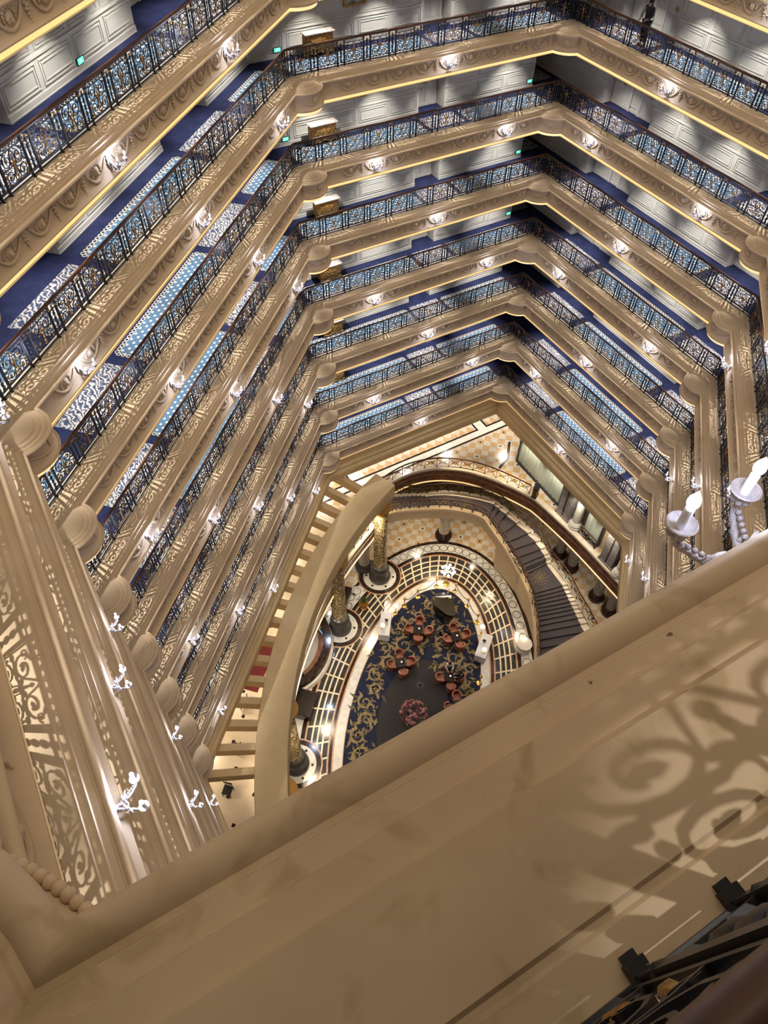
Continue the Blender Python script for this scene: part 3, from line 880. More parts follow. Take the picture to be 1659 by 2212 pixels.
# ---- oval lobby carpet with gold acanthus scrolls
cp = MB()
n = 96
P = ell_pts(CA, CBb, n)
cp.loft([[(p.x, p.y, z) for p in P] for z in (0.014, 0.03)], 0, True, True)
def cdisc(s0, t0, a, b, z, mat, n=64):
    P = ell_pts(a, b, n, s0, t0); cp.add([(p.x, p.y, z) for p in P], [tuple(range(n))[::-1]], mat)
cdisc(-0.6, 0, 4.0, 2.15, 0.032, 1)
def leaf(s, t, ang, L, W, mat=2, z=0.034):
    pts = []; m = 7
    up, dn = [], []
    for i in range(m + 1):
        f = i/m; ww = W*math.sin(PI*f**0.8)*(1 + 0.35*math.sin(f*16)); bend = 0.25*L*f*f
        up.append((f*L, ww + bend)); dn.append((f*L, -ww*0.6 + bend))
    poly = up + dn[::-1]
    ca, sa = math.cos(ang), math.sin(ang)
    V = [LB(s + x*ca - y*sa, t + x*sa + y*ca, z) for x, y in poly]
    k = len(up)
    cp.add([tuple(v) for v in V], [(i, i+1, 2*k - 2 - i, 2*k - 1 - i)[::-1] for i in range(k - 1)], mat)
def scroll(s, t, r, a0, sgn, turns=1.3, w=0.09, z=0.036):
    m = 26; inner, outer = [], []
    for i in range(m + 1):
        f = i/m; rr = r*(1 - 0.8*f); a = a0 + sgn*2*PI*turns*f; ww = w*(1 - 0.6*f)*(1 + 0.3*math.sin(f*30))
        inner.append(LB(s + (rr - ww)*math.cos(a), t + (rr - ww)*math.sin(a), z)); outer.append(LB(s + (rr + ww)*math.cos(a), t + (rr + ww)*math.sin(a), z))
        if i % 3 == 0 and i < 18:
            leaf(s + rr*math.cos(a), t + rr*math.sin(a), a + sgn*0.7, 0.5*r + 0.12, 0.11*r + 0.03, 2 + (i % 2))
    k = m + 1
    cp.add([tuple(v) for v in inner + outer], [(i, i+1, k+i+1, k+i) for i in range(m)], 2)
for sg in (-1, 1):
    for s, t, r, a0, d in ((7.7, 0.75, 0.42, 0.5, 1), (6.6, 1.35, 0.5, 2.2, 1), (5.55, 2.3, 0.5, 0.4, -1), (5.0, 0.75, 0.55, 3.0, 1), (4.1, 1.75, 0.62, 0.2, 1), (3.55, 2.95, 0.42, 1.2, -1),
                           (2.6, 2.35, 0.55, 2.6, -1), (1.4, 3.05, 0.50, 0.3, 1), (0.5, 2.75, 0.42, 2.8, -1), (-0.6, 3.2, 0.5, 0.6, 1), (-1.7, 2.8, 0.5, 2.5, -1), (-2.9, 3.0, 0.55, 0.4, 1), (-4.0, 2.4, 0.6, 2.4, -1), (-5.3, 2.4, 0.5, 0.4, 1), (-6.4, 1.4, 0.6, 2.4, -1)):
        scroll(s, sg*t, r, sg*a0, sg*d)
    for s, t, a in ((8.3, 0.3, 2.6), (7.0, 0.3, 0.6), (6.0, 0.5, 2.9), (5.8, 0.15, 0.4), (4.5, 0.2, 0.5), (3.7, 0.3, 0.8), (3.4, 0.5, 2.6), (3.0, 0.9, 0.3), (4.7, 2.6, 1.0), (2.0, 2.9, 0.2), (-0.2, 2.4, 0.6), (-2.2, 2.3, 0.8)):
        leaf(s, sg*t, sg*a, 0.75, 0.16)
        leaf(s - 0.2, sg*(t + 0.1), sg*(a + 1.1), 0.55, 0.12, 3)
rl = random.Random(11)
for i in range(170):
    a_ = rl.uniform(0, 2*PI); q_ = math.sqrt(rl.uniform(0.30, 0.93)); s_, t_ = CA*q_*math.cos(a_), CBb*q_*math.sin(a_)
    if ((s_ + 0.6)/4.1)**2 + (t_/2.3)**2 < 1 or q_ > 0.95: continue
    for sg in (-1, 1): leaf(s_, sg*abs(t_), sg*rl.uniform(-PI, PI), rl.uniform(0.35, 0.7), rl.uniform(0.07, 0.13), 2 + i % 2, 0.0335)
for i in range(14):
    leaf(1.2 + 0.3, -0.0, 2*PI*i/14, 0.30, 0.05, 4)
tag(cp.build('oval_carpet', [simple('navy_carpet_field', (0.009, 0.012, 0.034), 0.95, var=0.25, scale=4), simple('charcoal_carpet_centre', (0.030, 0.026, 0.026), 0.95, var=0.3, scale=30),
    simple('old_gold_pile', (0.25, 0.185, 0.085), 0.95, var=0.3, scale=8), simple('olive_pile', (0.13, 0.105, 0.06), 0.95, var=0.3, scale=8), simple('grey_pile', (0.07, 0.07, 0.08), 0.95)], None, 0),
    'large oval navy carpet with gold acanthus scrolls and charcoal centre in the lobby', 'carpet')

# ---- mezzanine floor: edge runs under the curved beam, round the far corner and along the right wall
EDGE = [(-13.0, 3.5 - 7.0), (-9.0, -5.0)] + [(26.35*math.sin(w), 19.5 - 26.35*math.cos(w)) for w in [x*0.05 for x in range(-6, 7)]]
EDGE = [(26.35*math.sin(x*0.05), 19.5 - 26.35*math.cos(x*0.05)) for x in range(-9, 7)] + [(9.2, -5.3), (10.4, -5.75), (11.7, -5.75), (13.0, -5.2), (14.3, -4.05), (15.25, -2.4), (15.62, -0.5), (15.48, 1.2), (15.05, 2.9), (14.55, 4.3), (14.05, 5.2), (11.75, 8.0), (8.85, 11.0), (5.0, 14.9)]
edge = crom([(s, t, 0) for s, t in EDGE], 4)
edge = [LB(p.x, p.y, ZM) for p in edge]
from mathutils.geometry import tessellate_polygon
mz = MB()
outer = [(3.5, -22), (9, -12), (9, 9), (-18, 9), (-37, -10), (-37, -27)]
poly = [Vector((p.x, p.y, 0)) for p in edge] + [Vector((x, y, 0)) for x, y in outer]
tri = tessellate_polygon([poly])
mz.add([(p.x, p.y, ZM) for p in poly], [t if (poly[t[1]] - poly[t[0]]).cross(poly[t[2]] - poly[t[0]]).z > 0 else t[::-1] for t in tri], 0)
mz.add([(p.x, p.y, ZM - 0.6) for p in poly], [t if (poly[t[1]] - poly[t[0]]).cross(poly[t[2]] - poly[t[0]]).z < 0 else t[::-1] for t in tri], 1)
def fbox(x0, x1, y0, y1, mat, z=0.006): mz.add([(x0, y0, ZM + z), (x1, y0, ZM + z), (x1, y1, ZM + z), (x0, y1, ZM + z)], [(0, 1, 2, 3)], mat)
fbox(-14, 3, 0.42, 0.58, 3); fbox(-14, 3, 0.58, 1.08, 2); fbox(-14, 3, 1.08, 1.24, 3)
fbox(-0.62, -0.48, 1.24, 8, 3); fbox(-0.48, 0.2, 1.08, 8, 2, 0.008); fbox(0.2, 0.36, 1.24, 8, 3)
for x in (-11.4,): fbox(x, x + 0.15, 1.24, 8, 3); fbox(x + .15, x + 1.2, 1.24, 8, 2); 
mz.add([(0.75, -1.0, ZM + .006), (0.95, -1.05, ZM + .006), (-0.2, -2.4, ZM + .006), (-0.4, -2.28, ZM + .006)], [(0, 3, 2, 1)], 3)
mz.add([(-0.2, -2.4, ZM + .007), (-0.4, -2.26, ZM + .007), (-1.4, -2.72, ZM + .007), (-1.38, -2.92, ZM + .007)], [(0, 1, 2, 3)], 3)
pl = [LB(26.6*math.sin(x*0.05), 19.5 - 26.6*math.cos(x*0.05)) for x in range(-12, 7)]; pr2 = [LB(34*math.sin(x*0.05), 19.5 - 34*math.cos(x*0.05)) for x in range(-12, 7)]
for i in range(len(pl) - 1):
    mz.add([(p_.x, p_.y, ZM + 0.003) for p_ in (pl[i], pl[i+1], pr2[i+1], pr2[i])], [(3, 2, 1, 0)], 4)
    for f_ in (0.12, 0.3):
        c_ = pl[i].lerp(pr2[i], f_ + 0.04*(i % 2)); mz.add([(c_.x + dx, c_.y + dy, ZM + 0.006) for dx, dy in ((-.13, 0), (0, -.13), (.13, 0), (0, .13))], [(0, 1, 2, 3)], 3)
mzo = struct(mz.build('floor', [M['tile'], M['ceil'], M['marble_w'], M['marble_d'], simple('plain_cream_tile', (0.70, 0.57, 0.42), 0.3, var=0.08, scale=1.5)], None, 0), 'mezzanine floor of diamond marble tiles with white bands', 'floor')
struct_n = len(edge)
def along(path, off_in, z):
    out = []
    for i, p in enumerate(path):
        t = (path[min(i+1, len(path)-1)] - path[max(i-1, 0)]).normalized(); nrm = Vector((t.y, -t.x, 0))
        out.append(Vector((p.x, p.y, 0)) + nrm*off_in + Vector((0, 0, z)))
    return out
# spandrel: cream kerb, brown marble face, lit gold strip
sp = MB()
prof = [(-0.32, 6.0), (-0.32, 6.1), (0.0, 6.1), (0.05, 6.04), (0.05, 5.9), (-0.02, 5.86)]
sp.loft([along(edge, o_, z_) for o_, z_ in prof], 0, False)
o = struct(sp.build('trim_21', [M['cream']], None, 30), 'cream kerb along the mezzanine edge', 'kerb')
for nm, mt, pr in (('marble_face', M['marble_b'], [(-0.02, 5.86), (-0.02, 4.75)]), ('gold_strip', M['strip'] if 'strip' in M else emit('gold_lit_strip', (1.0, 0.66, 0.22), 0.9), [(-0.02, 4.75), (0.03, 4.74), (0.03, 4.66), (-0.02, 4.64)]), ('soffit_cove', M['cream'], [(-0.02, 4.64), (-0.3, 4.6), (-0.5, 5.4)])):
    q = MB(); q.loft([along(edge, o_, z_) for o_, z_ in pr], 0, False); q.build(nm, [mt], o, 30)

# ---- curved beam on gilded columns with radial ribs to the left wall
cv = MB(); R0c, R1c = 25.75, 27.35; na = 48; A1 = 0.40
sec = [(R0c, 8.35), (R0c, 9.45), (R0c + 0.03, 9.5), (R1c - 0.03, 9.5), (R1c, 9.45), (R1c, 8.35)]
cv.loft([[LB(r*math.sin(-0.62 + (A1 + 0.62)*i/na), 19.5 - r*math.cos(-0.62 + (A1 + 0.62)*i/na), z) for r, z in sec] for i in range(na + 1)], 0, True, True)
struct(cv.build('trim_22', [M['band']], None, 30), 'broad curved ochre beam sweeping in front of the left wall', 'beam')
rn = 0
tw = -9.12 + 0.8
for i in range(-8, 9):
    w = i*0.0425*1.02
    if abs(w) > A1 - 0.01: pass
    r1 = (19.5 - tw)/math.cos(w)
    if r1 - R1c < 0.12: continue
    rb = MB()
    d = Vector((math.sin(w), -math.cos(w))); e = Vector((math.cos(w), math.sin(w)))*0.2
    def rp(r, sgn, z): return LB(d.x*r + e.x*sgn, 19.5 + d.y*r + e.y*sgn, z)
    ra = R1c - 0.02; rr1 = r1 + 0.3
    sect = lambda r: [rp(r, -1, 8.75), rp(r, 1, 8.75), rp(r, 1, 9.3), rp(r, 0.9, 9.36), rp(r, -0.9, 9.36), rp(r, -1, 9.3)]
    rb.loft([sect(ra), sect(rr1)], 0, True, True)
    rn += 1
    struct(rb.build('trim_%d' % (30 + rn), [M['band']], None, 0), 'ochre rib between the curved beam and the left wall, %s from the lower end' % ('first second third fourth fifth sixth seventh eighth ninth tenth eleventh twelfth thirteenth fourteenth fifteenth sixteenth seventeenth'.split()[rn - 1]), 'beam')

# ---- balustrades that follow a curve in space
def balustrade(label, path, gap=0.85, h=0.92, name='balustrade', newel=False):
    t = thing(name, label, 'railing')
    P = [Vector(p) for p in path]
    hr = MB(); hr.tube([p + Vector((0, 0, h)) for p in P], 0.045, 8); hr.build('handrail', [M['wood']], t, 60)
    br = MB(); br.tube([p + Vector((0, 0, 0.08)) for p in P], 0.014, 4); br.tube([p + Vector((0, 0, h - 0.08)) for p in P], 0.012, 4); br.build('iron_bars', [M['iron']], t, 0)
    cum = [0]
    for i in range(1, len(P)): cum.append(cum[-1] + (P[i] - P[i-1]).length)
    def at(d):
        for i in range(1, len(P)):
            if cum[i] >= d or i == len(P) - 1:
                f = (d - cum[i-1])/max(1e-6, cum[i] - cum[i-1]); return P[i-1].lerp(P[i], f)
    k = max(1, round(cum[-1]/gap)); g = cum[-1]/k
    Z = Vector((0, 0, 1))
    for i in range(k + 1):
        p = at(g*i); pb = MB()
        pb.tube([p, p + Z*(h - 0.02)], 0.02, 6); pb.ell(p + Z*0.5, 0.035, 0.035, 0.07, 7, 4, 1); pb.ell(p + Z*0.78, 0.03, 0.03, 0.03, 7, 4, 1); pb.ell(p + Z*0.04, 0.05, 0.05, 0.04, 7, 4)
        pb.build('baluster', [M['iron'], M['gilt']], t, 50)
    for i in range(k):
        sb = MB()
        def q(u, z): return at(g*(i + u)) + Z*z
        for a0, a1 in (((0.04, 0.12), (0.96, 0.8)), ((0.96, 0.12), (0.04, 0.8))):
            sb.tube([q(a0[0] + (a1[0]-a0[0])*j/8, a0[1] + (a1[1]-a0[1])*(j/8 + 0.12*math.sin(2*PI*j/8))) for j in range(9)], 0.014, 4)
        sb.tube([q(0.5 + 0.17*math.cos(2*PI*j/12), 0.46 + 0.17*math.sin(2*PI*j/12)) for j in range(13)], 0.013, 4)
        for u, z in ((0.5, 0.46), (0.25, 0.3), (0.75, 0.3), (0.25, 0.64), (0.75, 0.64)):
            sb.ell(q(u, z), 0.05, 0.05, 0.05, 6, 4, 1)
        sb.build('scroll_panel', [M['iron'], M['gilt']], t, 50)
    return t
# find the run of the edge that carries the far corner balustrade
i0 = min(range(len(edge)), key=lambda i: (edge[i] - LB(9.3, -5.35, ZM)).length); i1 = min(range(len(edge)), key=lambda i: (edge[i] - LB(14.5, 4.35, ZM)).length)
balustrade('black and gilt balustrade curving round the far corner of the mezzanine', [p + Vector((0, 0, 0.1)) for p in along(edge, -0.14, ZM)[i0:i1 + 1]])
il = max(0, i0 - 46)
balustrade('black and gilt balustrade of the mezzanine under the curved beam', [p + Vector((0, 0, 0.1)) for p in along(edge, -0.14, ZM)[il:i0 - 1]])
p = edge[i1] + Vector((0, 0, 0.1))
nw = MB(); nw.box(-0.22, 0.22, -0.16, 0.16, 0, 0.95, 0, 0.03); nw.box(-0.28, 0.28, -0.2, 0.2, 0.95, 1.02, 0, 0.02); nw.box(-0.27, 0.27, -0.19, 0.19, 0.0, 0.1, 0, 0.02)
for i in range(4): nw.box(-0.24, 0.24, -0.175, 0.175, 0.2 + i*0.18, 0.25 + i*0.18, 1)
nwo = nw.build('newel_post', [M['iron'], M['gilt']]); nwo.location = along(edge, -0.2, ZM + 0.1)[i1 + 2]; nwo.rotation_euler = (0, 0, 0.5)
tag(nwo, 'square iron newel box ending the mezzanine balustrade by the curtained window', 'post')

# ---- curved staircase
INN = [(-5.6, -14.6, 0), (-4.45, -12.72, .9), (-4.01, -11.6, 1.5), (-3.79, -10.68, 2.2), (-3.45, -9.42, 2.2), (-3.45, -8.95, 2.35), (-3.44, -7.33, 3.0), (-3.62, -5.67, 3.6), (-3.80, -4.66, 3.9), (-4.73, -3.53, 3.9), (-5.72, -2.70, 3.9), (-6.71, -2.15, 3.9), (-8.49, -1.93, 4.6), (-10.2, -1.95, 5.3), (-12.0, -2.2, 6.0)]
OUT = [(-1.1, -16.2, 0), (-0.9, -13.83, .9), (-0.95, -12.51, 1.5), (-0.98, -11.2, 2.2), (-0.92, -9.49, 2.2), (-0.92, -9.12, 2.35), (-0.98, -7.6, 3.0), (-1.75, -4.75, 3.6), (-2.43, -3.63, 3.9), (-3.60, -2.45, 3.9), (-4.95, -1.42, 3.9), (-6.4, -0.85, 3.9), (-7.92, -0.68, 4.6), (-9.49, -0.62, 5.3), (-11.6, -0.8, 6.0)]
def sub(pts, n=8): return crom(pts, n)
ci, cu = sub(INN), sub(OUT)
def between(i0, i1, f):
    x = (i0 + (i1 - i0)*f)*8; k = min(int(x), len(ci) - 2); u = x - k
    return ci[k].lerp(ci[k+1], u), cu[k].lerp(cu[k+1], u)
M['tan'] = simple('tan_plaster', (0.66, 0.50, 0.30), 0.6, var=0.06, scale=2)
stt = thing('staircase', 'curved grand staircase with dark carpet rising round the far right of the lobby', 'stairs')
carp, mar, med = MB(), MB(), MB()
def step(i0, i1, f0, f1, z):
    a0, b0 = between(i0, i1, f0); a1, b1 = between(i0, i1, f1)
    def blk(mb, u0, u1, zt, zb, ext=0.0):
        q = [a0.lerp(b0, u0), a0.lerp(b0, u1), a1.lerp(b1, u1), a1.lerp(b1, u0)]
        if ext:
            dd = (q[3] - q[0]).normalized()*ext; q[0] = q[0] - dd; q[1] = q[1] - (q[2] - q[1]).normalized()*ext
        mb.loft([[(p.x, p.y, zb) for p in q], [(p.x, p.y, zt) for p in q]], 0, True, True)
    blk(mar, 0.0, 1.0, z, z - 0.35); blk(carp, 0.05, 0.84, z + 0.014, z - 0.14, 0.02)
for i0, i1, n, z0, z1 in ((0, 3, 14, 0.0, 2.2), (4, 8, 11, 2.2, 3.9), (11, 14, 14, 3.9, 6.0)):
    for i in range(n): step(i0, i1, i/n, (i+1)/n, z0 + (z1 - z0)*(i + 1)/n)
for i0, i1, z in ((3, 4, 2.2), (8, 11, 3.9)):
    for i in range(6): step(i0, i1, i/6, (i+1)/6, z)
carp.build('step_carpet', [simple('aubergine_stair_carpet', (0.060, 0.049, 0.053), 0.95, var=0.35, scale=25)], stt, 0)
mar.build('marble_steps', [M['cream']], stt, 0)
def medal(i0, i1, f, r, z):
    a, b = between(i0, i1, f); c = a.lerp(b, 0.44)
    for i in range(10):
        w = 2*PI*i/10
        p = c + Vector((math.cos(w), math.sin(w), 0))*r*0.55
        med.ell((p.x, p.y, z), r*0.36, r*0.09, 0.004, 6, 3, 0, Matrix.Rotation(w + 0.4*(i % 2), 3, 'Z'))
        p = c + Vector((math.cos(w+.3), math.sin(w+.3), 0))*r
        med.ell((p.x, p.y, z), r*0.2, r*0.08, 0.004, 6, 3, 0, Matrix.Rotation(w + 1.2, 3, 'Z'))
    med.ell((c.x, c.y, z), r*0.25, r*0.25, 0.004, 8, 3)
medal(3, 4, 0.5, 0.55, 2.216); medal(8, 11, 0.32, 0.42, 3.916); medal(8, 11, 0.68, 0.42, 3.916)
med.build('gold_medallions', [simple('woven_gold', (0.16, 0.12, 0.05), 0.95)], stt, 0)
sw = MB()
sw.loft([ci, [Vector((p.x, p.y, p.z - 1.0)) for p in ci]][::1], 0, False)
q = [Vector((p.x, p.y, max(0.0, p.z - 1.0) if p.y > -6.5 else 0.0)) for p in ci]
sw = MB(); off = []
def offp(path, d):
    out = []
    for i, p in enumerate(path):
        t = (path[min(i+1, len(path)-1)] - path[max(i-1, 0)]); t = Vector((t.x, t.y, 0)).normalized(); nn = Vector((-t.y, t.x, 0))
        out.append(p + nn*d)
    return out
ii = offp(ci, 0.16)
sw.loft([[(p.x, p.y, p.z + 0.10) for p in offp(ci, -0.16)], [(p.x, p.y, p.z + 0.10) for p in ii], [(p.x, p.y, p.z + 0.02) for p in offp(ci, 0.2)], [(p.x, p.y, p.z - 0.12) for p in offp(ci, 0.2)], [(p.x, p.y, p.z - 0.16) for p in offp(ci, 0.12)],
         [(a.x, a.y, b.z) for a, b in zip(offp(ci, 0.12), q)], [(a.x, a.y, b.z) for a, b in zip(offp(ci, -0.2), q)]], 0, False)
sw.build('inner_stringer', [M['tan']], stt, 30)
so = MB()
so.loft([[(p.x, p.y, p.z + 0.10) for p in offp(cu, 0.10)], [(p.x, p.y, p.z + 0.10) for p in offp(cu, -0.14)], [(p.x, p.y, max(0, p.z - 0.9)) for p in offp(cu, -0.14)]], 0, False)
so.build('outer_stringer', [M['cream']], stt, 30)
sf = MB(); sf.loft([[(p.x, p.y, max(0, p.z - 0.5)) for p in ci], [(p.x, p.y, max(0, p.z - 0.5)) for p in cu]], 0, False); sf.build('soffit', [M['ceil']], stt, 0)
balustrade('inner balustrade of the grand staircase, above the lobby floor', [(p.x, p.y, p.z + 0.105) for p in ci[:-10:2]], 0.8)
balustrade('outer balustrade of the grand staircase, beside the brown marble wall', [(p.x, p.y, p.z + 0.105) for p in offp(cu, -0.02)[:-10:2]], 0.8)
e0 = ci[0]
nb = MB(); nb.lathe([(0.52, 0), (0.52, 0.2), (0.46, 0.25), (0.46, 0.62), (0.52, 0.66), (0.52, 0.74), (0.1, 0.76)], 28)
nbo = nb.build('stair_pedestal', [M['marble_w']], None, 30); nbo.location = LB(6.05, 6.2, 0.0); tag(nbo, 'round white marble pedestal at the foot of the inner stair wall', 'pedestal')

# ---- columns
def gold_column(s, t, where):
    o = thing('column', 'gilded mosaic column on dark stone pedestal, ' + where, 'column', LB(s, t, 0.02), LROT, 'gilded columns of the curved beam')
    b = MB(); b.lathe([(0.80, 0), (0.80, 0.18), (0.72, 0.24), (0.66, 0.34), (0.62, 0.42), (0.60, 0.95), (0.66, 1.02), (0.68, 1.1), (0.58, 1.2), (0.54, 1.35), (0.60, 1.45), (0.58, 1.55), (0.46, 1.62)], 28); b.build('pedestal', [M['deep']], o, 30)
    sft = MB(); n = 40
    rings = []
    for j in range(100):
        z = 1.62 + 5.95*j/99
        rings.append([((0.44 + 0.02*((i + j) % 2))*math.cos(2*PI*i/n), (0.44 + 0.02*((i + j) % 2))*math.sin(2*PI*i/n), z) for i in range(n)])
    sft.loft(rings, 0, True, True); sft.build('mosaic_shaft', [M['mosaic']], o, 0)
    c = MB(); c.lathe([(0.44, 7.55), (0.50, 7.62), (0.46, 7.7), (0.62, 8.05), (0.74, 8.2), (0.74, 8.33)], 24); c.build('capital', [M['gilt']], o, 40)
def mosaic_mat():
    m, nt, b = _nt('gold_mosaic')
    tc = node(nt, 'ShaderNodeTexCoord'); mp = node(nt, 'ShaderNodeMapping'); mp.inputs['Scale'].default_value = (16, 16, 12); lk(nt, tc.outputs['Object'], mp.inputs['Vector'])
    v = node(nt, 'ShaderNodeTexVoronoi', Scale=1.0); lk(nt, mp.outputs[0], v.inputs['Vector'])
    sp_ = node(nt, 'ShaderNodeSeparateColor'); lk(nt, v.outputs['Color'], sp_.inputs[0])
    lk(nt, ramp(nt, sp_.outputs[0], [(0.3, (0.20, 0.13, 0.045)), (0.6, (0.60, 0.44, 0.18)), (0.85, (0.95, 0.88, 0.66))]), b.inputs['Base Color'])
    b.inputs['Metallic'].default_value = 0.35; b.inputs['Roughness'].default_value = 0.3
    return m
M['mosaic'] = mosaic_mat()
for (s, t), w in zip(COLS[:4], ('near the right end of the curved beam', 'behind the round reception desk', 'at the lower left of the lobby', 'at the lower end of the curved beam')): gold_column(s, t, w)
def fluted(name, label, loc, r, h, base, shaft, group=None, n=20):
    o = thing(name, label, 'column', loc, 0, group)
    b = MB(); b.lathe([(r*1.6, 0), (r*1.6, 0.22), (r*1.4, 0.3), (r*1.5, 0.4), (r*1.3, 0.48), (r*1.15, 0.62), (r*1.02, 0.66)], 28); b.build('base', [base], o, 30)
    s_ = MB(); m = n*4
    s_.loft([[(r*(1 - 0.06*(0.5 - 0.5*math.cos(2*PI*i/4)))*math.cos(2*PI*i/m), r*(1 - 0.06*(0.5 - 0.5*math.cos(2*PI*i/4)))*math.sin(2*PI*i/m), z) for i in range(m)] for z in (0.64, h - 0.3)], 0, True, True)
    s_.build('shaft', [shaft], o, 40)
    c = MB(); c.lathe([(r, h - 0.32), (r*1.15, h - 0.25), (r*1.05, h - 0.2), (r*1.35, h - 0.06), (r*1.35, h)], 24); c.build('capital', [shaft], o, 40)
    return o
fluted('column', 'beige fluted column on a dark base under the stair landing', LB(14.0, -1.13, 0), 0.40, 2.85, M['marble_d'], M['cream'])
fluted('column', 'beige fluted column beside the gilded column near the beam end', LB(9.6, -6.2, 0), 0.42, 5.35, M['deep'], M['cream'])
for i, (y, w) in enumerate(((-8.2, 'farthest of the row'), (-9.6, 'second of the row'), (-12.5, 'third of the row'), (-13.9, 'nearest of the row'))):
    fluted('column', 'grey lobby column behind the staircase, ' + w, (1.35, y, 0), 0.36, 5.35, M['marble_d'], M['grst'] if 'grst' in M else M.setdefault('grst', simple('grey_marble', (0.22, 0.2, 0.19), 0.25, var=0.3, scale=3)), 'grey columns behind the staircase')

# ---- right-hand mezzanine facade: curtained windows between stone pilasters
fw_ = MB()
fw_.box(0.35, 0.6, -22, -2.6, ZM, 9.46, 0)
struct(fw_.build('wall_right', [M['plaster']], None, 0), 'beige mezzanine wall behind the curtained windows', 'wall')
def window(nm, y0, y1, lab, rail):
    z0, z1 = ZM + 0.25, 9.2
    f = MB()
    for a in ((y0, y1, z0 - 0.12, z0), (y0, y1, z1, z1 + 0.1), (y0, y0 + 0.1, z0, z1), (y1 - 0.1, y1, z0, z1)): f.box(0.05, 0.36, a[0], a[1], a[2], a[3], 0)
    o = struct(f.build(nm, [M['iron']], None, 0), lab, 'window')
    c = MB(); n = int((y1 - y0)/0.08)
    c.loft([[(0.16 + 0.04*math.sin(i*1.25), y0 + 0.1 + (y1 - y0 - 0.2)*i/n, z) for i in range(n + 1)] for z in (z0, z1)], 0, False); c.build('curtain', [M['curtain']], o, 60)
    g = MB(); g.box(0.08, 0.09, y0 + 0.1, y1 - 0.1, z0, z1); g.build('pane', [glass_mat()], o, 0)
    return o
_g = []
def glass_mat():
    if _g: return _g[0]
    m, nt, b = _nt('window_glass'); b.inputs['Base Color'].default_value = (0.9, 0.95, 0.9, 1); b.inputs['Roughness'].default_value = 0.02; b.inputs['Alpha'].default_value = 0.12
    _g.append(m); return m
window('window_1', -7.75, -2.85, 'wide window with pale green curtain at the far end of the mezzanine', False)
window('window_2', -11.75, -10.15, 'window with pale green curtain behind an iron railing on the mezzanine', True)
balustrade('short iron railing in front of the second curtained window', [(-0.12, -11.75, ZM), (-0.12, -10.15, ZM)], 0.8, 0.9)
for y, w in ((-8.55, 'beside the wide window'), (-13.0, 'by the lower right corner')):
    q = MB()
    q.box(-0.30, 0.345, y - 0.54, y + 0.54, ZM, 9.45, 0, 0.03); q.box(-0.36, 0.345, y - 0.64, y + 0.64, ZM, ZM + 0.25, 0, 0.02); q.box(-0.315, -0.30, y - 0.05, y + 0.05, ZM + 0.3, 9.4, 1)
    tag(q.build('pilaster', [M['grst'], M['marble_d']], None, 0), 'dark grey stone pilaster on the mezzanine, ' + w, 'pilaster')
for y, w in ((-9.62, 'left of the second window'), (-14.05, 'nearest the lower right corner')):
    fluted('column', 'white fluted half column with uplight on the mezzanine, ' + w, (0.0, y, ZM), 0.30, 3.44, M['marble_w'], M['marble_w'])
    lamp('uplight', 'SPOT', (-0.42, y, ZM + 0.12), 60, (1, 0.96, 0.9), 0.05, (PI - 0.12, 0, 0), spot_size=math.radians(80), spot_blend=0.5)

# ================================================================== furniture of the lobby
M['terra'] = simple('terracotta_leather', (0.28, 0.085, 0.042), 0.32, var=0.25, scale=6)
M['terra2'] = simple('terracotta_seat', (0.30, 0.105, 0.055), 0.4, var=0.2, scale=8)
M['tabletop'] = simple('dark_lacquer', (0.022, 0.014, 0.009), 0.18)
M['piano'] = simple('brown_lacquer', (0.035, 0.026, 0.014), 0.15, var=0.2, scale=3)
M['cloth'] = simple('white_linen', (0.72, 0.71, 0.72), 0.8)
M['globe'] = emit('lit_globe', (1.0, 0.93, 0.78), 0.7, (0.9, 0.9, 0.85))
M['crystal'] = emit('lit_crystal', (0.92, 0.95, 1.0), 1.0, (0.95, 0.95, 0.95))
M['brass'] = simple('polished_brass', (0.78, 0.52, 0.14), 0.22, 0.9)
M['rope'] = simple('black_rope', (0.012, 0.01, 0.01), 0.8)
M['pink'] = simple('pink_blossom', (0.34, 0.15, 0.15), 0.7, var=0.5, scale=9)
M['wine'] = simple('burgundy_blossom', (0.10, 0.014, 0.03), 0.7, var=0.4, scale=9)
M['leafg'] = simple('dark_green_leaf', (0.02, 0.05, 0.012), 0.6, var=0.3, scale=10)

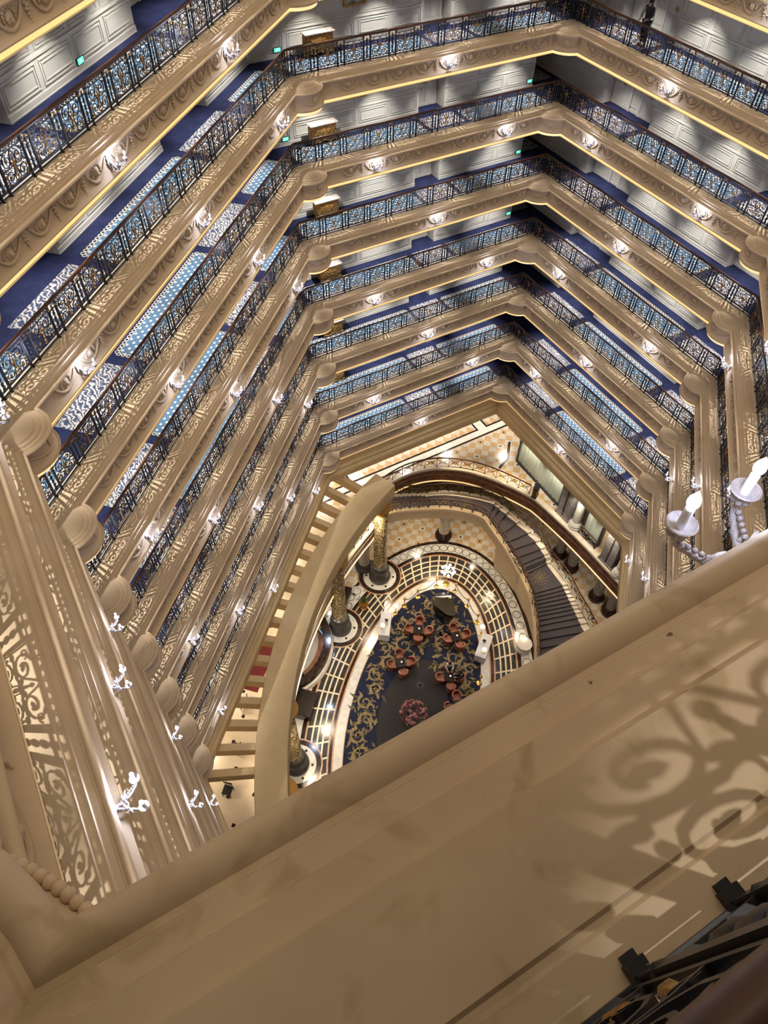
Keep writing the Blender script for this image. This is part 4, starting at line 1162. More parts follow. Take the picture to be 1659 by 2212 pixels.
def armchair():
    t = thing('armchair', 'terracotta leather armchair', 'chair')
    n = 14; rings = []
    for r0, z in ((0.36, 0.12), (0.38, 0.3), (0.39, 0.55), (0.385, 0.70)):
        ring_ = []
        for j in range(n + 1):
            w = PI*0.12 - PI*1.24*j/n - 0.0
            top = z + (0.10*math.sin(PI*j/n) if z > 0.6 else 0)
            ring_.append((r0*math.cos(w), r0*math.sin(w), top))
        for j in range(n, -1, -1):
            w = PI*0.12 - PI*1.24*j/n
            top = z + (0.10*math.sin(PI*j/n) if z > 0.6 else 0)
            ring_.append(((r0 - 0.10)*math.cos(w), (r0 - 0.10)*math.sin(w), top))
        rings.append(ring_)
    b = MB(); b.loft(rings, 0, True, False)
    top = rings[-1]; m = len(top)
    b.add(top, [(j, j+1, m - 2 - j, m - 1 - j) for j in range(n)]); b.build('backrest', [M['terra']], t, 50)
    s = MB(); s.loft([[(x*k, y*k + 0.02, z) for x, y in ((-0.29, -0.24), (0.29, -0.24), (0.31, 0.0), (0.30, 0.32), (0.22, 0.37), (-0.22, 0.37), (-0.30, 0.32), (-0.31, 0.0))] for k, z in ((0.94, 0.2), (1.0, 0.24), (1.0, 0.40), (0.94, 0.445), (0.5, 0.455))], 0, True, True)
    s.build('seat', [M['terra2']], t, 40)
    for x in (-0.24, 0.24):
        for y in (-0.22, 0.28):
            l = MB(); l.lathe([(0.018, 0), (0.025, 0.2)], 8, 0, (x, y, 0)); l.build('leg', [M['tabletop']], t, 60)
    return t
def low_table():
    t = thing('tea_table', 'small square dark lacquered table', 'table')
    b = MB(); b.box(-0.42, 0.42, -0.42, 0.42, 0.56, 0.61, 0, 0.012); b.build('tabletop', [M['tabletop']], t, 30)
    g = MB(); g.box(-0.40, 0.40, -0.37, -0.345, 0.612, 0.622); g.build('inlay_strip', [M['brass']], t, 0)
    for x in (-0.36, 0.36):
        for y in (-0.36, 0.36):
            l = MB(); l.tube([(x, y, 0.57), (x*0.96, y*0.96, 0.3), (x*1.02, y*1.02, 0.0)], [0.035, 0.025, 0.02], 8); l.build('leg', [M['tabletop']], t, 60)
    return t
ach, ltb = armchair(), low_table()
for o_ in ach.children: o_.scale = (0.86, 0.86, 0.95)
for o_ in ltb.children: o_.scale = (0.82, 0.82, 1.0)
first = {'c': ach, 't': ltb}
ZC = 0.04
def put(kind, src, loc, rz, lab, group):
    if first.get(kind):
        o = first.pop(kind); o.location = loc; o.rotation_euler = (0, 0, rz); o['label'] = lab; o['group'] = group; return o
    return copy_tree(src, loc, rz, lab, group)
SETS = [(5.24, -1.01, 0.15, 'far left'), (5.42, 1.62, 0.55, 'far right'), (2.47, -1.56, 0.45, 'near left'), (2.35, 1.80, 0.3, 'near right')]
for s, t, a, w in SETS:
    c = LB(s, t, ZC)
    put('t', ltb, c, LROT + a, 'dark square tea table of the %s seating group' % w, 'lobby tea tables')
    for i, ww in enumerate(('far', 'right', 'near', 'left')):
        an = LROT + a - i*PI/2
        p = Vector((c.x + math.cos(an)*0.68, c.y + math.sin(an)*0.68, ZC))
        put('c', ach, p, an + PI/2, 'terracotta armchair on the %s side of the %s tea table' % (ww, w), 'lobby armchairs')
    d = MB(); d.lathe([(0.05, 0.0), (0.06, 0.02), (0.02, 0.03), (0.03, 0.07), (0.0, 0.08)], 12)
    o = d.build('candle_holder', [M['globe']], None, 50); o.location = c + Vector((0.03, 0.02, 0.611)); tag(o, 'small candle holder on the %s tea table' % w, 'candle holder', 'candle holders on the tea tables')
# another seating group, mostly hidden by the parapet
p = LB(0.55, 2.75, ZC)
put('t', ltb, p, LROT + 0.4, 'dark square tea table half hidden by the parapet edge', 'lobby tea tables')
for i, ww in ((0, 'far'), (3, 'left')):
    an = LROT + 0.4 - i*PI/2
    put('c', ach, Vector((p.x + math.cos(an)*0.68, p.y + math.sin(an)*0.68, ZC)), an + PI/2, 'terracotta armchair half hidden by the parapet, %s side of its table' % ww, 'lobby armchairs')

def piano():
    t = thing('grand_piano', 'brown lacquered grand piano with raised lid at the head of the oval carpet', 'piano', LB(7.35, 0.25, ZC), LROT + PI*0.62)
    out = [(-0.74, -0.75), (0.74, -0.75), (0.74, 0.1), (0.66, 0.35), (0.42, 0.55), (0.18, 0.8), (-0.1, 1.0), (-0.45, 1.02), (-0.7, 0.85), (-0.74, 0.5)]
    b = MB(); b.prism(out, 0.66, 0.98); b.build('case', [M['piano']], t, 30)
    ld = MB(); st_ = 0
    pts = [(x, y) for x, y in out if y > -0.45] ; pts = [(-0.74, -0.42), (0.74, -0.42)] + [q for q in out[2:]]
    ld.loft([[(x, y, 1.02 + 0.35*(x + 0.74) + dz) for x, y in pts] for dz in (0, 0.02)], 0, True, True); ld.build('lid', [M['piano']], t, 30)
    k = MB(); k.box(-0.66, 0.66, -0.74, -0.5, 0.98, 0.995, 0)
    for i in range(14): k.box(-0.60 + i*0.09, -0.57 + i*0.09, -0.62, -0.5, 0.995, 1.0, 1)
    k.build('keyboard', [M['cloth'], M['black']], t, 0)
    m_ = MB(); m_.box(-0.4, 0.4, -0.44, -0.42, 0.99, 1.25); m_.build('music_stand', [M['piano']], t, 0)
    pr = MB(); pr.tube([(0.55, 0.1, 0.98), (0.6, 0.12, 1.46)], 0.012, 6); pr.build('lid_prop', [M['brass']], t, 0)
    for x, y in ((-0.6, -0.6), (0.6, -0.6), (-0.3, 0.8)):
        l = MB(); l.lathe([(0.03, 0), (0.04, 0.05), (0.05, 0.4), (0.07, 0.67)], 10, 0, (x, y, 0)); l.build('leg', [M['piano']], t, 50)
    return t
piano()
bn = thing('piano_bench', 'dark padded bench in front of the grand piano', 'bench', LB(7.35, 0.25, ZC) + Vector((math.cos(LROT + PI*0.62 - PI/2), math.sin(LROT + PI*0.62 - PI/2), 0))*1.15, LROT + PI*0.62)
q = MB(); q.box(-0.4, 0.4, -0.17, 0.17, 0.42, 0.5, 0, 0.02); q.build('cushion', [M['tabletop']], bn, 30)
for x in (-0.34, 0.34):
    for y in (-0.12, 0.12):
        q = MB(); q.box(x - 0.02, x + 0.02, y - 0.02, y + 0.02, 0, 0.42); q.build('leg', [M['piano']], bn, 0)

# crystal globe lamp at the head of the carpet
t = thing('crystal_lamp', 'tall floor lamp with a cluster of white crystal globes', 'lamp', LB(9.75, 0.0, 0.0))
q = MB(); q.lathe([(0.26, 0.01), (0.26, 0.04), (0.08, 0.1), (0.03, 0.2), (0.03, 1.7), (0.05, 1.75), (0.02, 1.8)], 16); q.build('stem', [M['brass']], t, 40)
for i in range(10):
    w = 2*PI*i/9; r = 0.44 if i < 9 else 0.0; z = 1.75 + (0.14 if i % 2 else 0.0) + (0.22 if i == 9 else 0)
    g = MB(); g.ell((r*math.cos(w), r*math.sin(w), z), 0.115, 0.115, 0.115, 12, 8); g.tube([(0, 0, 1.6), (r*0.8*math.cos(w), r*0.8*math.sin(w), z - 0.1)], 0.012, 5)
    g.build('globe', [M['crystal']], t, 60)
lamp('lamp_glow', 'POINT', LB(9.75, 0, 2.15), 60, (0.95, 0.96, 1.0), 0.2)

# console tables with white cloths
def cloth_table(s, t, a, w):
    o = thing('console_table', 'long table under a white cloth on the %s edge of the carpet' % w, 'table', LB(s, t, 0.036), LROT + a, 'white clothed tables')
    b = MB()
    def rr(k, z, wv=0.0): return [((x*k) + wv*math.sin(i*2.3), (y*k) + wv*math.cos(i*1.7), z) for i, (x, y) in enumerate([(-0.95 + 1.9*j/10, -0.38) for j in range(11)] + [(0.95, -0.38 + 0.76*j/4) for j in range(1, 5)] + [(0.95 - 1.9*j/10, 0.38) for j in range(1, 11)] + [(-0.95, 0.38 - 0.76*j/4) for j in range(1, 4)])]
    b.loft([rr(1.02, 0.03, 0.02), rr(1.0, 0.5, 0.012), rr(0.99, 0.74), rr(0.97, 0.755)], 0, True, True)
    b.build('tablecloth', [M['cloth']], o, 30)
    for x in (-0.85, 0.85):
        for y in (-0.3, 0.3):
            l = MB(); l.box(x - 0.025, x + 0.025, y - 0.025, y + 0.025, 0, 0.72); l.build('leg', [M['tabletop']], o, 0)
cloth_table(4.97, -3.35, 0.16, 'left'); cloth_table(5.13, 3.55, -0.12, 'right')
def globe_lamp(s, t, w, z0=0.797):
    o = thing('globe_lamp', 'white globe lamp on gold foot, ' + w, 'lamp', LB(s, t, z0), 0, 'white globe lamps')
    q = MB(); q.lathe([(0.10, 0), (0.10, 0.02), (0.02, 0.05), (0.02, 0.2), (0.06, 0.23)], 14); q.build('foot', [M['brass']], o, 40)
    g = MB(); g.ell((0, 0, 0.38), 0.17, 0.17, 0.17, 14, 10); g.build('globe', [M['globe']], o, 60)
globe_lamp(4.55, -3.42, 'on the left clothed table'); globe_lamp(4.6, 3.62, 'on the right clothed table')
def floor_globe(s, t, w):
    o = thing('globe_lamp', 'white globe lamp on a gold stand, ' + w, 'lamp', LB(s, t, 0.036), 0, 'white globe lamps')
    q = MB(); q.lathe([(0.15, 0), (0.15, 0.03), (0.03, 0.06), (0.03, 0.85), (0.07, 0.88)], 14); q.build('stand', [M['brass']], o, 40)
    g = MB(); g.ell((0, 0, 1.02), 0.19, 0.19, 0.19, 14, 10); g.build('globe', [M['globe']], o, 60)
floor_globe(6.35, -2.95, 'beyond the left clothed table'); floor_globe(6.35, 3.2, 'beyond the right clothed table')
def bouquet(s, t, w):
    o = thing('bouquet', 'small dark flower arrangement on the %s clothed table' % w, 'flowers', LB(s, t, 0.797))
    v = MB(); v.lathe([(0.05, 0), (0.07, 0.08), (0.05, 0.16)], 12); v.build('vase', [M['cloth']], o, 40)
    f = MB(); 
    for i in range(16):
        f.ell((0.12*math.cos(i*2.4)*(i/16), 0.12*math.sin(i*2.4)*(i/16), 0.22 + 0.08*(1 - i/16)), 0.045, 0.045, 0.035, 7, 4, i % 2)
    f.build('blossoms', [M['wine'], M['leafg']], o, 50)
bouquet(5.1, -3.3, 'left'); bouquet(5.35, 3.5, 'right')

# brass stanchions with ropes round the carpet
ST = [(9.35, -0.65, 'left of the crystal lamp'), (8.1, -1.75, 'second to the left of the crystal lamp'), (7.1, -2.5, 'third to the left of the crystal lamp'), (9.3, 0.75, 'right of the crystal lamp'), (8.3, 1.85, 'second to the right of the crystal lamp'), (7.2, 2.75, 'third to the right of the crystal lamp'), (2.7, 3.75, 'beside the hidden end of the right carpet edge')]
def stanchion(s, t, w):
    o = thing('stanchion', 'brass rope stanchion, ' + w, 'stanchion', LB(s, t, 0.036), 0, 'brass stanchions round the carpet')
    q = MB(); q.lathe([(0.18, 0), (0.18, 0.02), (0.10, 0.05), (0.03, 0.08)], 18); q.build('base', [M['brass']], o, 40)
    q = MB(); q.lathe([(0.03, 0.07), (0.028, 0.85), (0.05, 0.88)], 12); q.build('post', [M['brass']], o, 40)
    q = MB(); q.ell((0, 0, 0.96), 0.12, 0.12, 0.10, 12, 8); q.build('knob', [M['brass']], o, 60)
for s, t, w in ST: stanchion(s, t, w)
def ropeline(a, b, w):
    pa, pb = LB(a[0], a[1], 0.85), LB(b[0], b[1], 0.85); d = (pb - pa).normalized()*0.06
    pa, pb = pa + d, pb - d
    q = MB(); q.tube([pa.lerp(pb, j/10) - Vector((0, 0, 0.30*math.sin(PI*j/10))) for j in range(11)], 0.025, 6)
    tag(q.build('barrier_rope', [M['rope']], None, 60), 'black barrier rope hanging between brass posts, ' + w, 'rope', 'barrier ropes round the carpet')
ropeline(ST[0], ST[1], 'first left of the crystal lamp'); ropeline(ST[1], ST[2], 'second left of the crystal lamp')
ropeline(ST[3], ST[4], 'first right of the crystal lamp'); ropeline(ST[4], ST[5], 'second right of the crystal lamp')

# flower arrangement in the middle
o = thing('flower_arrangement', 'large pink and burgundy flower arrangement in the middle of the carpet', 'flowers', LB(-0.9, 0.1, 0.036))
q = MB(); q.lathe([(0.42, 0), (0.42, 0.06), (0.2, 0.12), (0.16, 0.35), (0.34, 0.6), (0.42, 0.78), (0.38, 0.8)], 24); q.build('urn', [M['deep']], o, 40)
rnd = random.Random(3)
f1, f2, f3 = MB(), MB(), MB()
for i in range(150):
    th = rnd.uniform(0, 2*PI); ph = math.acos(rnd.uniform(0.0, 1.0)); R = 0.85
    c = (R*math.sin(ph)*math.cos(th), R*math.sin(ph)*math.sin(th), 0.85 + 0.55*math.cos(ph))
    mbx = (f1, f2, f1, f2, f3)[i % 5]; r = rnd.uniform(0.08, 0.13)
    rot = Matrix.Rotation(rnd.uniform(0, 3), 3, 'Z')
    mbx.ell(c, r, r*0.9, r*0.7, 7, 4, 0, rot)
    for k in range(3):
        a = 2*PI*k/3 + i; mbx.ell((c[0] + r*0.7*math.cos(a), c[1] + r*0.7*math.sin(a), c[2] + 0.02), r*0.5, r*0.5, r*0.4, 6, 3, 0, rot)
f1.build('pink_blossoms', [M['pink']], o, 60); f2.build('burgundy_blossoms', [M['wine']], o, 60); f3.build('foliage', [M['leafg']], o, 60)
# fern by the hidden group
o = thing('potted_plant', 'yellow green plant beside the half hidden tea table', 'plant', LB(1.55, 3.3, 0.036))
q = MB(); q.lathe([(0.16, 0), (0.2, 0.3), (0.22, 0.34), (0.18, 0.34)], 16); q.build('pot', [M['brass']], o, 40)
q = MB()
for i in range(26):
    w = i*2.4; L = 0.25 + 0.2*(i % 5)/5
    q.tube([(0, 0, 0.33), (L*0.5*math.cos(w), L*0.5*math.sin(w), 0.55), (L*math.cos(w), L*math.sin(w), 0.5)], [0.03, 0.035, 0.006], 4)
q.build('leaves', [simple('yellow_green_leaf', (0.16, 0.13, 0.02), 0.6)], o, 50)

# ---- round reception desk under the curved beam
DC = (1.5, -8.7)
t = thing('reception_desk', 'oval reception desk with brown marble counter and white base', 'desk', LB(DC[0], DC[1], 0.03), LROT)
def eprof(mb, prof, mat=0, n=56, hole=None):
    mb.loft([[((2.95 + d)*math.cos(2*PI*i/n), (2.2 + d)*math.sin(2*PI*i/n), z) for i in range(n)] for d, z in prof], mat, True, False)
q = MB(); eprof(q, [(0.28, 0.0), (0.28, 0.12), (0.22, 0.16), (0.22, 0.34), (0.26, 0.38), (0.16, 0.46), (0.10, 0.48)]); q.build('white_base', [M['cream']], t, 30)
q = MB(); eprof(q, [(0.10, 0.46), (0.08, 0.5), (0.08, 1.02), (0.14, 1.06), (0.14, 1.12), (-0.34, 1.12), (-0.34, 1.02), (-0.28, 0.98), (-0.28, 0.0)]); q.build('counter', [M['marble_d']], t, 30)
q = MB(); eprof(q, [(-0.26, 0.74), (-0.26, 0.78), (-0.72, 0.78), (-0.72, 0.74)]); q.build('inner_worktop', [M['marble_b']], t, 30)
q = MB(); n = 48; q.add([((2.95 - 0.3)*math.cos(2*PI*i/n), (2.2 - 0.3)*math.sin(2*PI*i/n), 0.006) for i in range(n)], [tuple(range(n))])
for x, y in ((0.9, 0.6), (-0.5, 0.9), (0.2, -0.6), (1.6, -0.4)): q.box(x - 0.1, x + 0.1, y - 0.1, y + 0.1, 0.006, 0.009, 1)
q.build('inner_floor', [M['cream'], M['marble_d']], t, 0)
def on_desk(ang, d, z): 
    return LB(DC[0] + (2.95 + d)*math.cos(ang), DC[1] + (2.2 + d)*math.sin(ang), 0.03 + z)
def monitor(ang, w):
    p = on_desk(ang, -0.5, 0.785); o = thing('monitor', 'black computer monitor inside the reception desk, ' + w, 'monitor', p, 0, 'reception monitors')
    c = LB(DC[0], DC[1], 0); d = (Vector((c.x, c.y, 0)) - Vector((p.x, p.y, 0))).normalized(); o.rotation_euler = (0, 0, math.atan2(d.y, d.x) - PI/2)
    s = MB(); s.box(-0.3, 0.3, -0.03, 0.02, 0.12, 0.5, 0, 0.01); s.build('housing', [M['black']], o, 0)
    s = MB(); s.box(-0.27, 0.27, 0.02, 0.026, 0.15, 0.47); s.build('screen', [M['screen']], o, 0)
    s = MB(); s.box(-0.12, 0.12, -0.1, 0.1, 0, 0.015); s.box(-0.03, 0.03, -0.03, 0.0, 0.015, 0.2); s.build('foot', [M['black']], o, 0)
M['screen'] = emit('blue_white_screen', (0.5, 0.65, 1.0), 0.5, (0.02, 0.02, 0.03))
for a, w in ((0.35, 'at its right end'), (0.9, 'second from its right end'), (2.5, 'at its lower end'), (3.0, 'second at its lower end')): monitor(a, w)
for a, w in ((0.62, 'between the right monitors'), (2.75, 'between the lower monitors')):
    s = MB(); s.box(-0.22, 0.22, -0.12, 0.12, 0, 0.03, 0, 0.006)
    o = s.build('file_tray', [simple('lime_folder', (0.55, 0.62, 0.12), 0.5)], None, 0); o.location = on_desk(a, -0.5, 0.785); o.rotation_euler = (0, 0, LROT + a); tag(o, 'lime green folder on the reception worktop, ' + w, 'folder', 'lime folders on the reception desk')
o = thing('flower_vase', 'orange flowers in a vase on the reception counter', 'flowers', on_desk(0.5, -0.1, 1.125))
q = MB(); q.lathe([(0.06, 0), (0.09, 0.1), (0.05, 0.22), (0.07, 0.26)], 14); q.build('vase', [M['cloth']], o, 40)
q = MB()
for i in range(22): q.ell((0.16*math.cos(i*2.4)*math.sqrt(i/22), 0.16*math.sin(i*2.4)*math.sqrt(i/22), 0.36 + 0.08*(1 - i/22)), 0.05, 0.05, 0.04, 7, 4)
q.build('orange_blossoms', [simple('orange_blossom', (0.6, 0.2, 0.03), 0.6)], o, 60)
# low brown marble counters either side and a white display panel
def block(name, cs, ct, w, d, h, rz, mat, lab, cat):
    q = MB(); q.box(-w/2, w/2, -d/2, d/2, 0, h - 0.06, 0, 0.02); q.box(-w/2 - 0.04, w/2 + 0.04, -d/2 - 0.04, d/2 + 0.04, h - 0.06, h, 0, 0.015); q.box(-w/2 + 0.05, w/2 - 0.05, -d/2 + 0.05, d/2 - 0.05, h, h + 0.008, 1)
    o = q.build(name, [mat, M['tabletop']], None, 0); o.location = LB(cs, ct, 0.03); o.rotation_euler = (0, 0, rz); return tag(o, lab, cat)
block('side_counter', -2.0, -6.95, 1.7, 1.4, 0.75, LROT, M['marble_d'], 'dark brown marble block counter below the reception desk', 'counter')
block('side_counter', 6.35, -6.95, 1.5, 1.1, 0.75, LROT, M['marble_d'], 'dark brown marble block counter between the gilded columns', 'counter')
dp = thing('display_panel', 'white standing display panel beside the dark marble block', 'display', LB(-3.05, -8.35, 0.03), LROT + 0.2)
q = MB(); q.box(-0.45, 0.45, -0.05, 0.05, 0.06, 1.7, 0, 0.02); q.build('panel', [M['cloth']], dp, 0)
q = MB(); q.box(-0.4, 0.4, -0.25, 0.25, 0, 0.06); q.build('foot', [M['black']], dp, 0)
bp_ = thing('brass_urn', 'amber brass urn on the glazed ring near the gilded column', 'urn', LB(6.15, -5.25, 0.02))
q = MB(); q.lathe([(0.22, 0), (0.22, 0.05), (0.1, 0.12), (0.3, 0.45), (0.36, 0.7), (0.26, 0.85), (0.3, 0.9)], 22); q.build('body', [simple('amber_glaze', (0.45, 0.2, 0.02), 0.25, 0.3)], bp_, 40)
q = MB()
for i in range(14): q.tube([(0, 0, 0.85), (0.2*math.cos(i*2.4), 0.2*math.sin(i*2.4), 1.15), (0.38*math.cos(i*2.4), 0.38*math.sin(i*2.4), 1.1)], [0.03, 0.04, 0.005], 4)
q.build('leaves', [M['leafg']], bp_, 50)

# ---- furniture glimpsed on the mezzanine through the ribs
M['redwood'] = simple('dark_red_carpet', (0.12, 0.012, 0.012), 0.9)
def mez_chair(s, t, rz, w):
    o = thing('dining_chair', 'dark wooden chair on the mezzanine, ' + w, 'chair', LB(s, t, ZM + 0.005), rz, 'mezzanine chairs')
    q = MB(); q.box(-0.24, 0.24, -0.24, 0.24, 0.42, 0.47, 0, 0.01); q.build('seat', [M['black']], o, 0)
    q = MB()
    q.box(-0.24, 0.24, -0.25, -0.21, 0.85, 0.95)
    for i in range(5): q.box(-0.2 + 0.09*i, -0.16 + 0.09*i, -0.24, -0.22, 0.47, 0.86)
    q.build('backrest', [M['tabletop']], o, 0)
    for x in (-0.21, 0.21):
        for y in (-0.22, 0.21):
            q = MB(); q.box(x - 0.02, x + 0.02, y - 0.02, y + 0.02, 0, 0.42); q.build('leg', [M['tabletop']], o, 0)
for s, t, rz, w in ((-7.6, -8.35, 0.6, 'seen between the lower ribs'), (-9.8, -7.9, 2.4, 'seen below the lowest visible rib'), (-5.1, -8.9, 1.2, 'seen between ribs near the beam middle')): mez_chair(s, t, rz, w)
q = MB(); q.box(-1.6, 1.6, -0.5, 0.5, 0, 0.02)
o = q.build('floor_runner', [M['redwood']], None, 0); o.location = LB(-2.6, -9.0, ZM + 0.006); o.rotation_euler = (0, 0, LROT); tag(o, 'dark red carpet runner on the mezzanine seen through the ribs', 'carpet')

# ================================================================== people
def skin(name, V, E, Rr, mat, parent, subs=2):
    me = bpy.data.meshes.new(name + '_skeleton'); me.from_pydata(V, E, []); 
    ob = bpy.data.objects.new(name + '_tmp', me); COL.objects.link(ob)
    ob.modifiers.new('s', 'SKIN'); sk = me.skin_vertices[0].data if me.skin_vertices else None
    if sk is None:
        import bmesh
        bm = bmesh.new(); bm.from_mesh(me); bm.verts.layers.skin.verify(); bm.to_mesh(me); bm.free(); sk = me.skin_vertices[0].data
    for v, r in zip(sk, Rr):
        v.radius = (r, r) if isinstance(r, (int, float)) else r
        v.use_root = False
    sk[0].use_root = True
    ss = ob.modifiers.new('u', 'SUBSURF'); ss.levels = subs; ss.render_levels = subs
    dg = bpy.context.evaluated_depsgraph_get(); dg.update()
    m2 = bpy.data.meshes.new_from_object(ob.evaluated_get(dg)); m2.name = name
    m2.materials.clear(); m2.materials.append(mat)
    for p in m2.polygons: p.use_smooth = True
    bpy.data.objects.remove(ob, do_unlink=True)
    return link(name, m2, parent)
M['skin'] = simple('skin', (0.50, 0.30, 0.21), 0.5)
M['hair'] = simple('black_hair', (0.012, 0.009, 0.008), 0.45)
M['shoe'] = simple('black_shoe', (0.012, 0.012, 0.012), 0.35)

def person(label, loc, rz, J, top, bottom, skirt=False, sleeve=None, group=None):
    t = thing('person', label, 'person', loc, rz, group)
    V, E, Rr = [], [], []
    def add(p, r, par=None):
        V.append(tuple(p)); Rr.append(r)
        if par is not None: E.append((par, len(V) - 1))
        return len(V) - 1
    pel = add(J['pelvis'], 0.125); sp = add(J['spine'], 0.115, pel); ch = add(J['chest'], (0.15), sp); nk = add(J['neck'], 0.052, ch)
    hb = add(J['head'] - Vector((0, -0.01, 0.07)), 0.058, nk); hm = add(J['head'] + Vector((0, 0.01, 0.01)), 0.088, hb); ht = add(J['head'] + Vector((0, 0.0, 0.085)), 0.062, hm)
    for s in (-1, 1):
        mr = lambda p: Vector((p.x*s, p.y, p.z))
        sd = 'L' if s < 0 else 'R'
        g = lambda k: J[k + sd] if k + sd in J else mr(J[k])
        a = add(g('shoulder'), 0.058, ch); e = add(g('elbow'), 0.043, a); w = add(g('wrist'), 0.028, e)
        dirv = (g('hand') - g('wrist')).normalized(); pm = add(g('wrist') + dirv*0.055, 0.033, w)
        side = dirv.cross(Vector((0, 0, 1))); side = side.normalized() if side.length > 0.1 else Vector((1, 0, 0))
        curl = Vector((0, 0, -1)) - dirv*Vector((0, 0, -1)).dot(dirv); curl = curl.normalized() if curl.length > 0.1 else Vector((0, 1, 0))
        for f, L in ((-0.026, 0.062), (-0.009, 0.075), (0.009, 0.072), (0.026, 0.056)):
            b = g('wrist') + dirv*0.085 + side*f
            k1 = add(b, 0.0105, pm); k2 = add(b + dirv*L*0.55 + curl*0.008, 0.009, k1); add(b + dirv*L*0.85 + curl*0.035, 0.0075, k2)
        th = add(g('wrist') + dirv*0.035 + side*(-s)*0.036, 0.012, pm); add(g('wrist') + dirv*0.08 + side*(-s)*0.055 + curl*0.012, 0.0095, th)
        h = add(g('hip'), 0.088, pel); k = add(g('knee'), 0.058, h); an = add(g('ankle'), 0.038, k); add(g('toe'), 0.032, an)
    skin('body', V, E, Rr, M['skin'], t)
    # clothing
    V, E, Rr = [], [], []
    pel = add(J['pelvis'] + Vector((0, 0, 0.03)), 0.145); sp = add(J['spine'], 0.135, pel); ch = add(J['chest'], 0.165, sp); add(J['neck'] - Vector((0, 0, 0.05)), 0.075, ch)
    for s in (-1, 1):
        mr = lambda p: Vector((p.x*s, p.y, p.z)); sd = 'L' if s < 0 else 'R'
        g = lambda k: J[k + sd] if k + sd in J else mr(J[k])
        a = add(g('shoulder'), 0.075, ch); e = add(g('elbow'), 0.058, a); add(g('wrist').lerp(g('elbow'), 0.12), 0.044, e)
    skin('shirt', V, E, Rr, top, t)
    if sleeve:
        V, E, Rr = [], [], []
        a = add(J['shoulder'], 0.082); e = add(J.get('elbowR', J['elbow']), 0.068, a); add(J.get('wristR', J['wrist']).lerp(J.get('elbowR', J['elbow']), 0.1), 0.055, e)
        skin('sleeve', V, E, Rr, sleeve, t)
    V, E, Rr = [], [], []
    pel = add(J['pelvis'], 0.14)
    for s in (-1, 1):
        mr = lambda p: Vector((p.x*s, p.y, p.z)); sd = 'L' if s < 0 else 'R'
        g = lambda k: J[k + sd] if k + sd in J else mr(J[k])
        h = add(g('hip'), 0.112, pel); k = add(g('knee'), 0.085, h); add(g('ankle').lerp(g('knee'), 0.12), 0.065, k)
    skin('trousers', V, E, Rr, bottom, t)
    hr = MB(); hc = J['head'] + Vector((0, -0.02, 0.035)); hr.ell(hc, 0.098, 0.105, 0.105, 14, 10)
    hr.ell(hc + Vector((0, -0.05, -0.10)), 0.075, 0.05, 0.10, 10, 8); hr.build('hair', [M['hair']], t, 60)
    fc = MB(); hd = J['head']
    fc.ell(hd + Vector((0, 0.108, -0.005)), 0.011, 0.018, 0.02, 8, 5, 0)
    for s in (-1, 1):
        fc.ell(hd + Vector((s*0.033, 0.092, 0.022)), 0.012, 0.006, 0.007, 8, 5, 1); fc.ell(hd + Vector((s*0.093, 0.0, 0.0)), 0.01, 0.022, 0.03, 8, 5, 0)
    fc.ell(hd + Vector((0, 0.094, -0.048)), 0.02, 0.006, 0.006, 8, 5, 2)
    fc.build('face', [M['skin'], M['hair'], simple('lips', (0.4, 0.12, 0.1), 0.5)], t, 60)
    for s in (-1, 1):
        mr = lambda p: Vector((p.x*s, p.y, p.z)); sd = 'L' if s < 0 else 'R'
        g = lambda k: J[k + sd] if k + sd in J else mr(J[k])
        c = g('ankle').lerp(g('toe'), 0.6); sh = MB(); sh.ell(Vector((c.x, c.y, 0.045)), 0.046, 0.135, 0.045, 12, 8); sh.build('shoe', [M['shoe']], t, 60)
    return t
Vv = lambda x, y, z: Vector((x, y, z))
stand = dict(pelvis=Vv(0, 0, 0.92), spine=Vv(0, 0.01, 1.12), chest=Vv(0, 0.02, 1.32), neck=Vv(0, 0.03, 1.48), head=Vv(0, 0.06, 1.59), shoulder=Vv(0.18, 0.02, 1.42),
             elbow=Vv(0.27, 0.08, 1.17), wrist=Vv(0.2, 0.28, 1.07), hand=Vv(0.17, 0.40, 1.03), elbowR=Vv(0.20, 0.18, 1.20), wristR=Vv(0.07, 0.36, 1.06), handR=Vv(0.05, 0.47, 1.03),
             hip=Vv(0.09, 0, 0.88), knee=Vv(0.10, 0.02, 0.49), ankle=Vv(0.10, -0.02, 0.09), toe=Vv(0.12, 0.12, 0.045))
M['shirtgrey'] = simple('light_grey_top', (0.36, 0.34, 0.33), 0.8, var=0.35, scale=18)
M['shirtwhite'] = simple('white_shirt', (0.75, 0.73, 0.72), 0.8)
M['trouser'] = simple('black_trousers', (0.008, 0.008, 0.01), 0.8)
M['shirtdark'] = simple('charcoal_top', (0.025, 0.025, 0.03), 0.8)
sd = SIDE['right']
person('person in black clothes with a pale patterned sleeve leaning on the far right railing', sd.at(14.2 - 3.95, -0.50, ZB(1) + 0.012), sd.rz, stand, M['shirtdark'], M['trouser'], sleeve=M['shirtgrey'])
sit = dict(pelvis=Vv(0, -0.02, 0.56), spine=Vv(0, -0.03, 0.75), chest=Vv(0, 0.0, 0.95), neck=Vv(0, 0.03, 1.10), head=Vv(0, 0.06, 1.21), shoulder=Vv(0.18, 0.0, 1.04), elbow=Vv(0.23, 0.14, 0.82), wrist=Vv(0.14, 0.36, 0.75), hand=Vv(0.1, 0.46, 0.73),
           hip=Vv(0.09, 0.02, 0.53), knee=Vv(0.11, 0.42, 0.52), ankle=Vv(0.11, 0.40, 0.09), toe=Vv(0.12, 0.54, 0.045))
s, t_, a, w = SETS[3]; c = LB(s, t_, ZC)
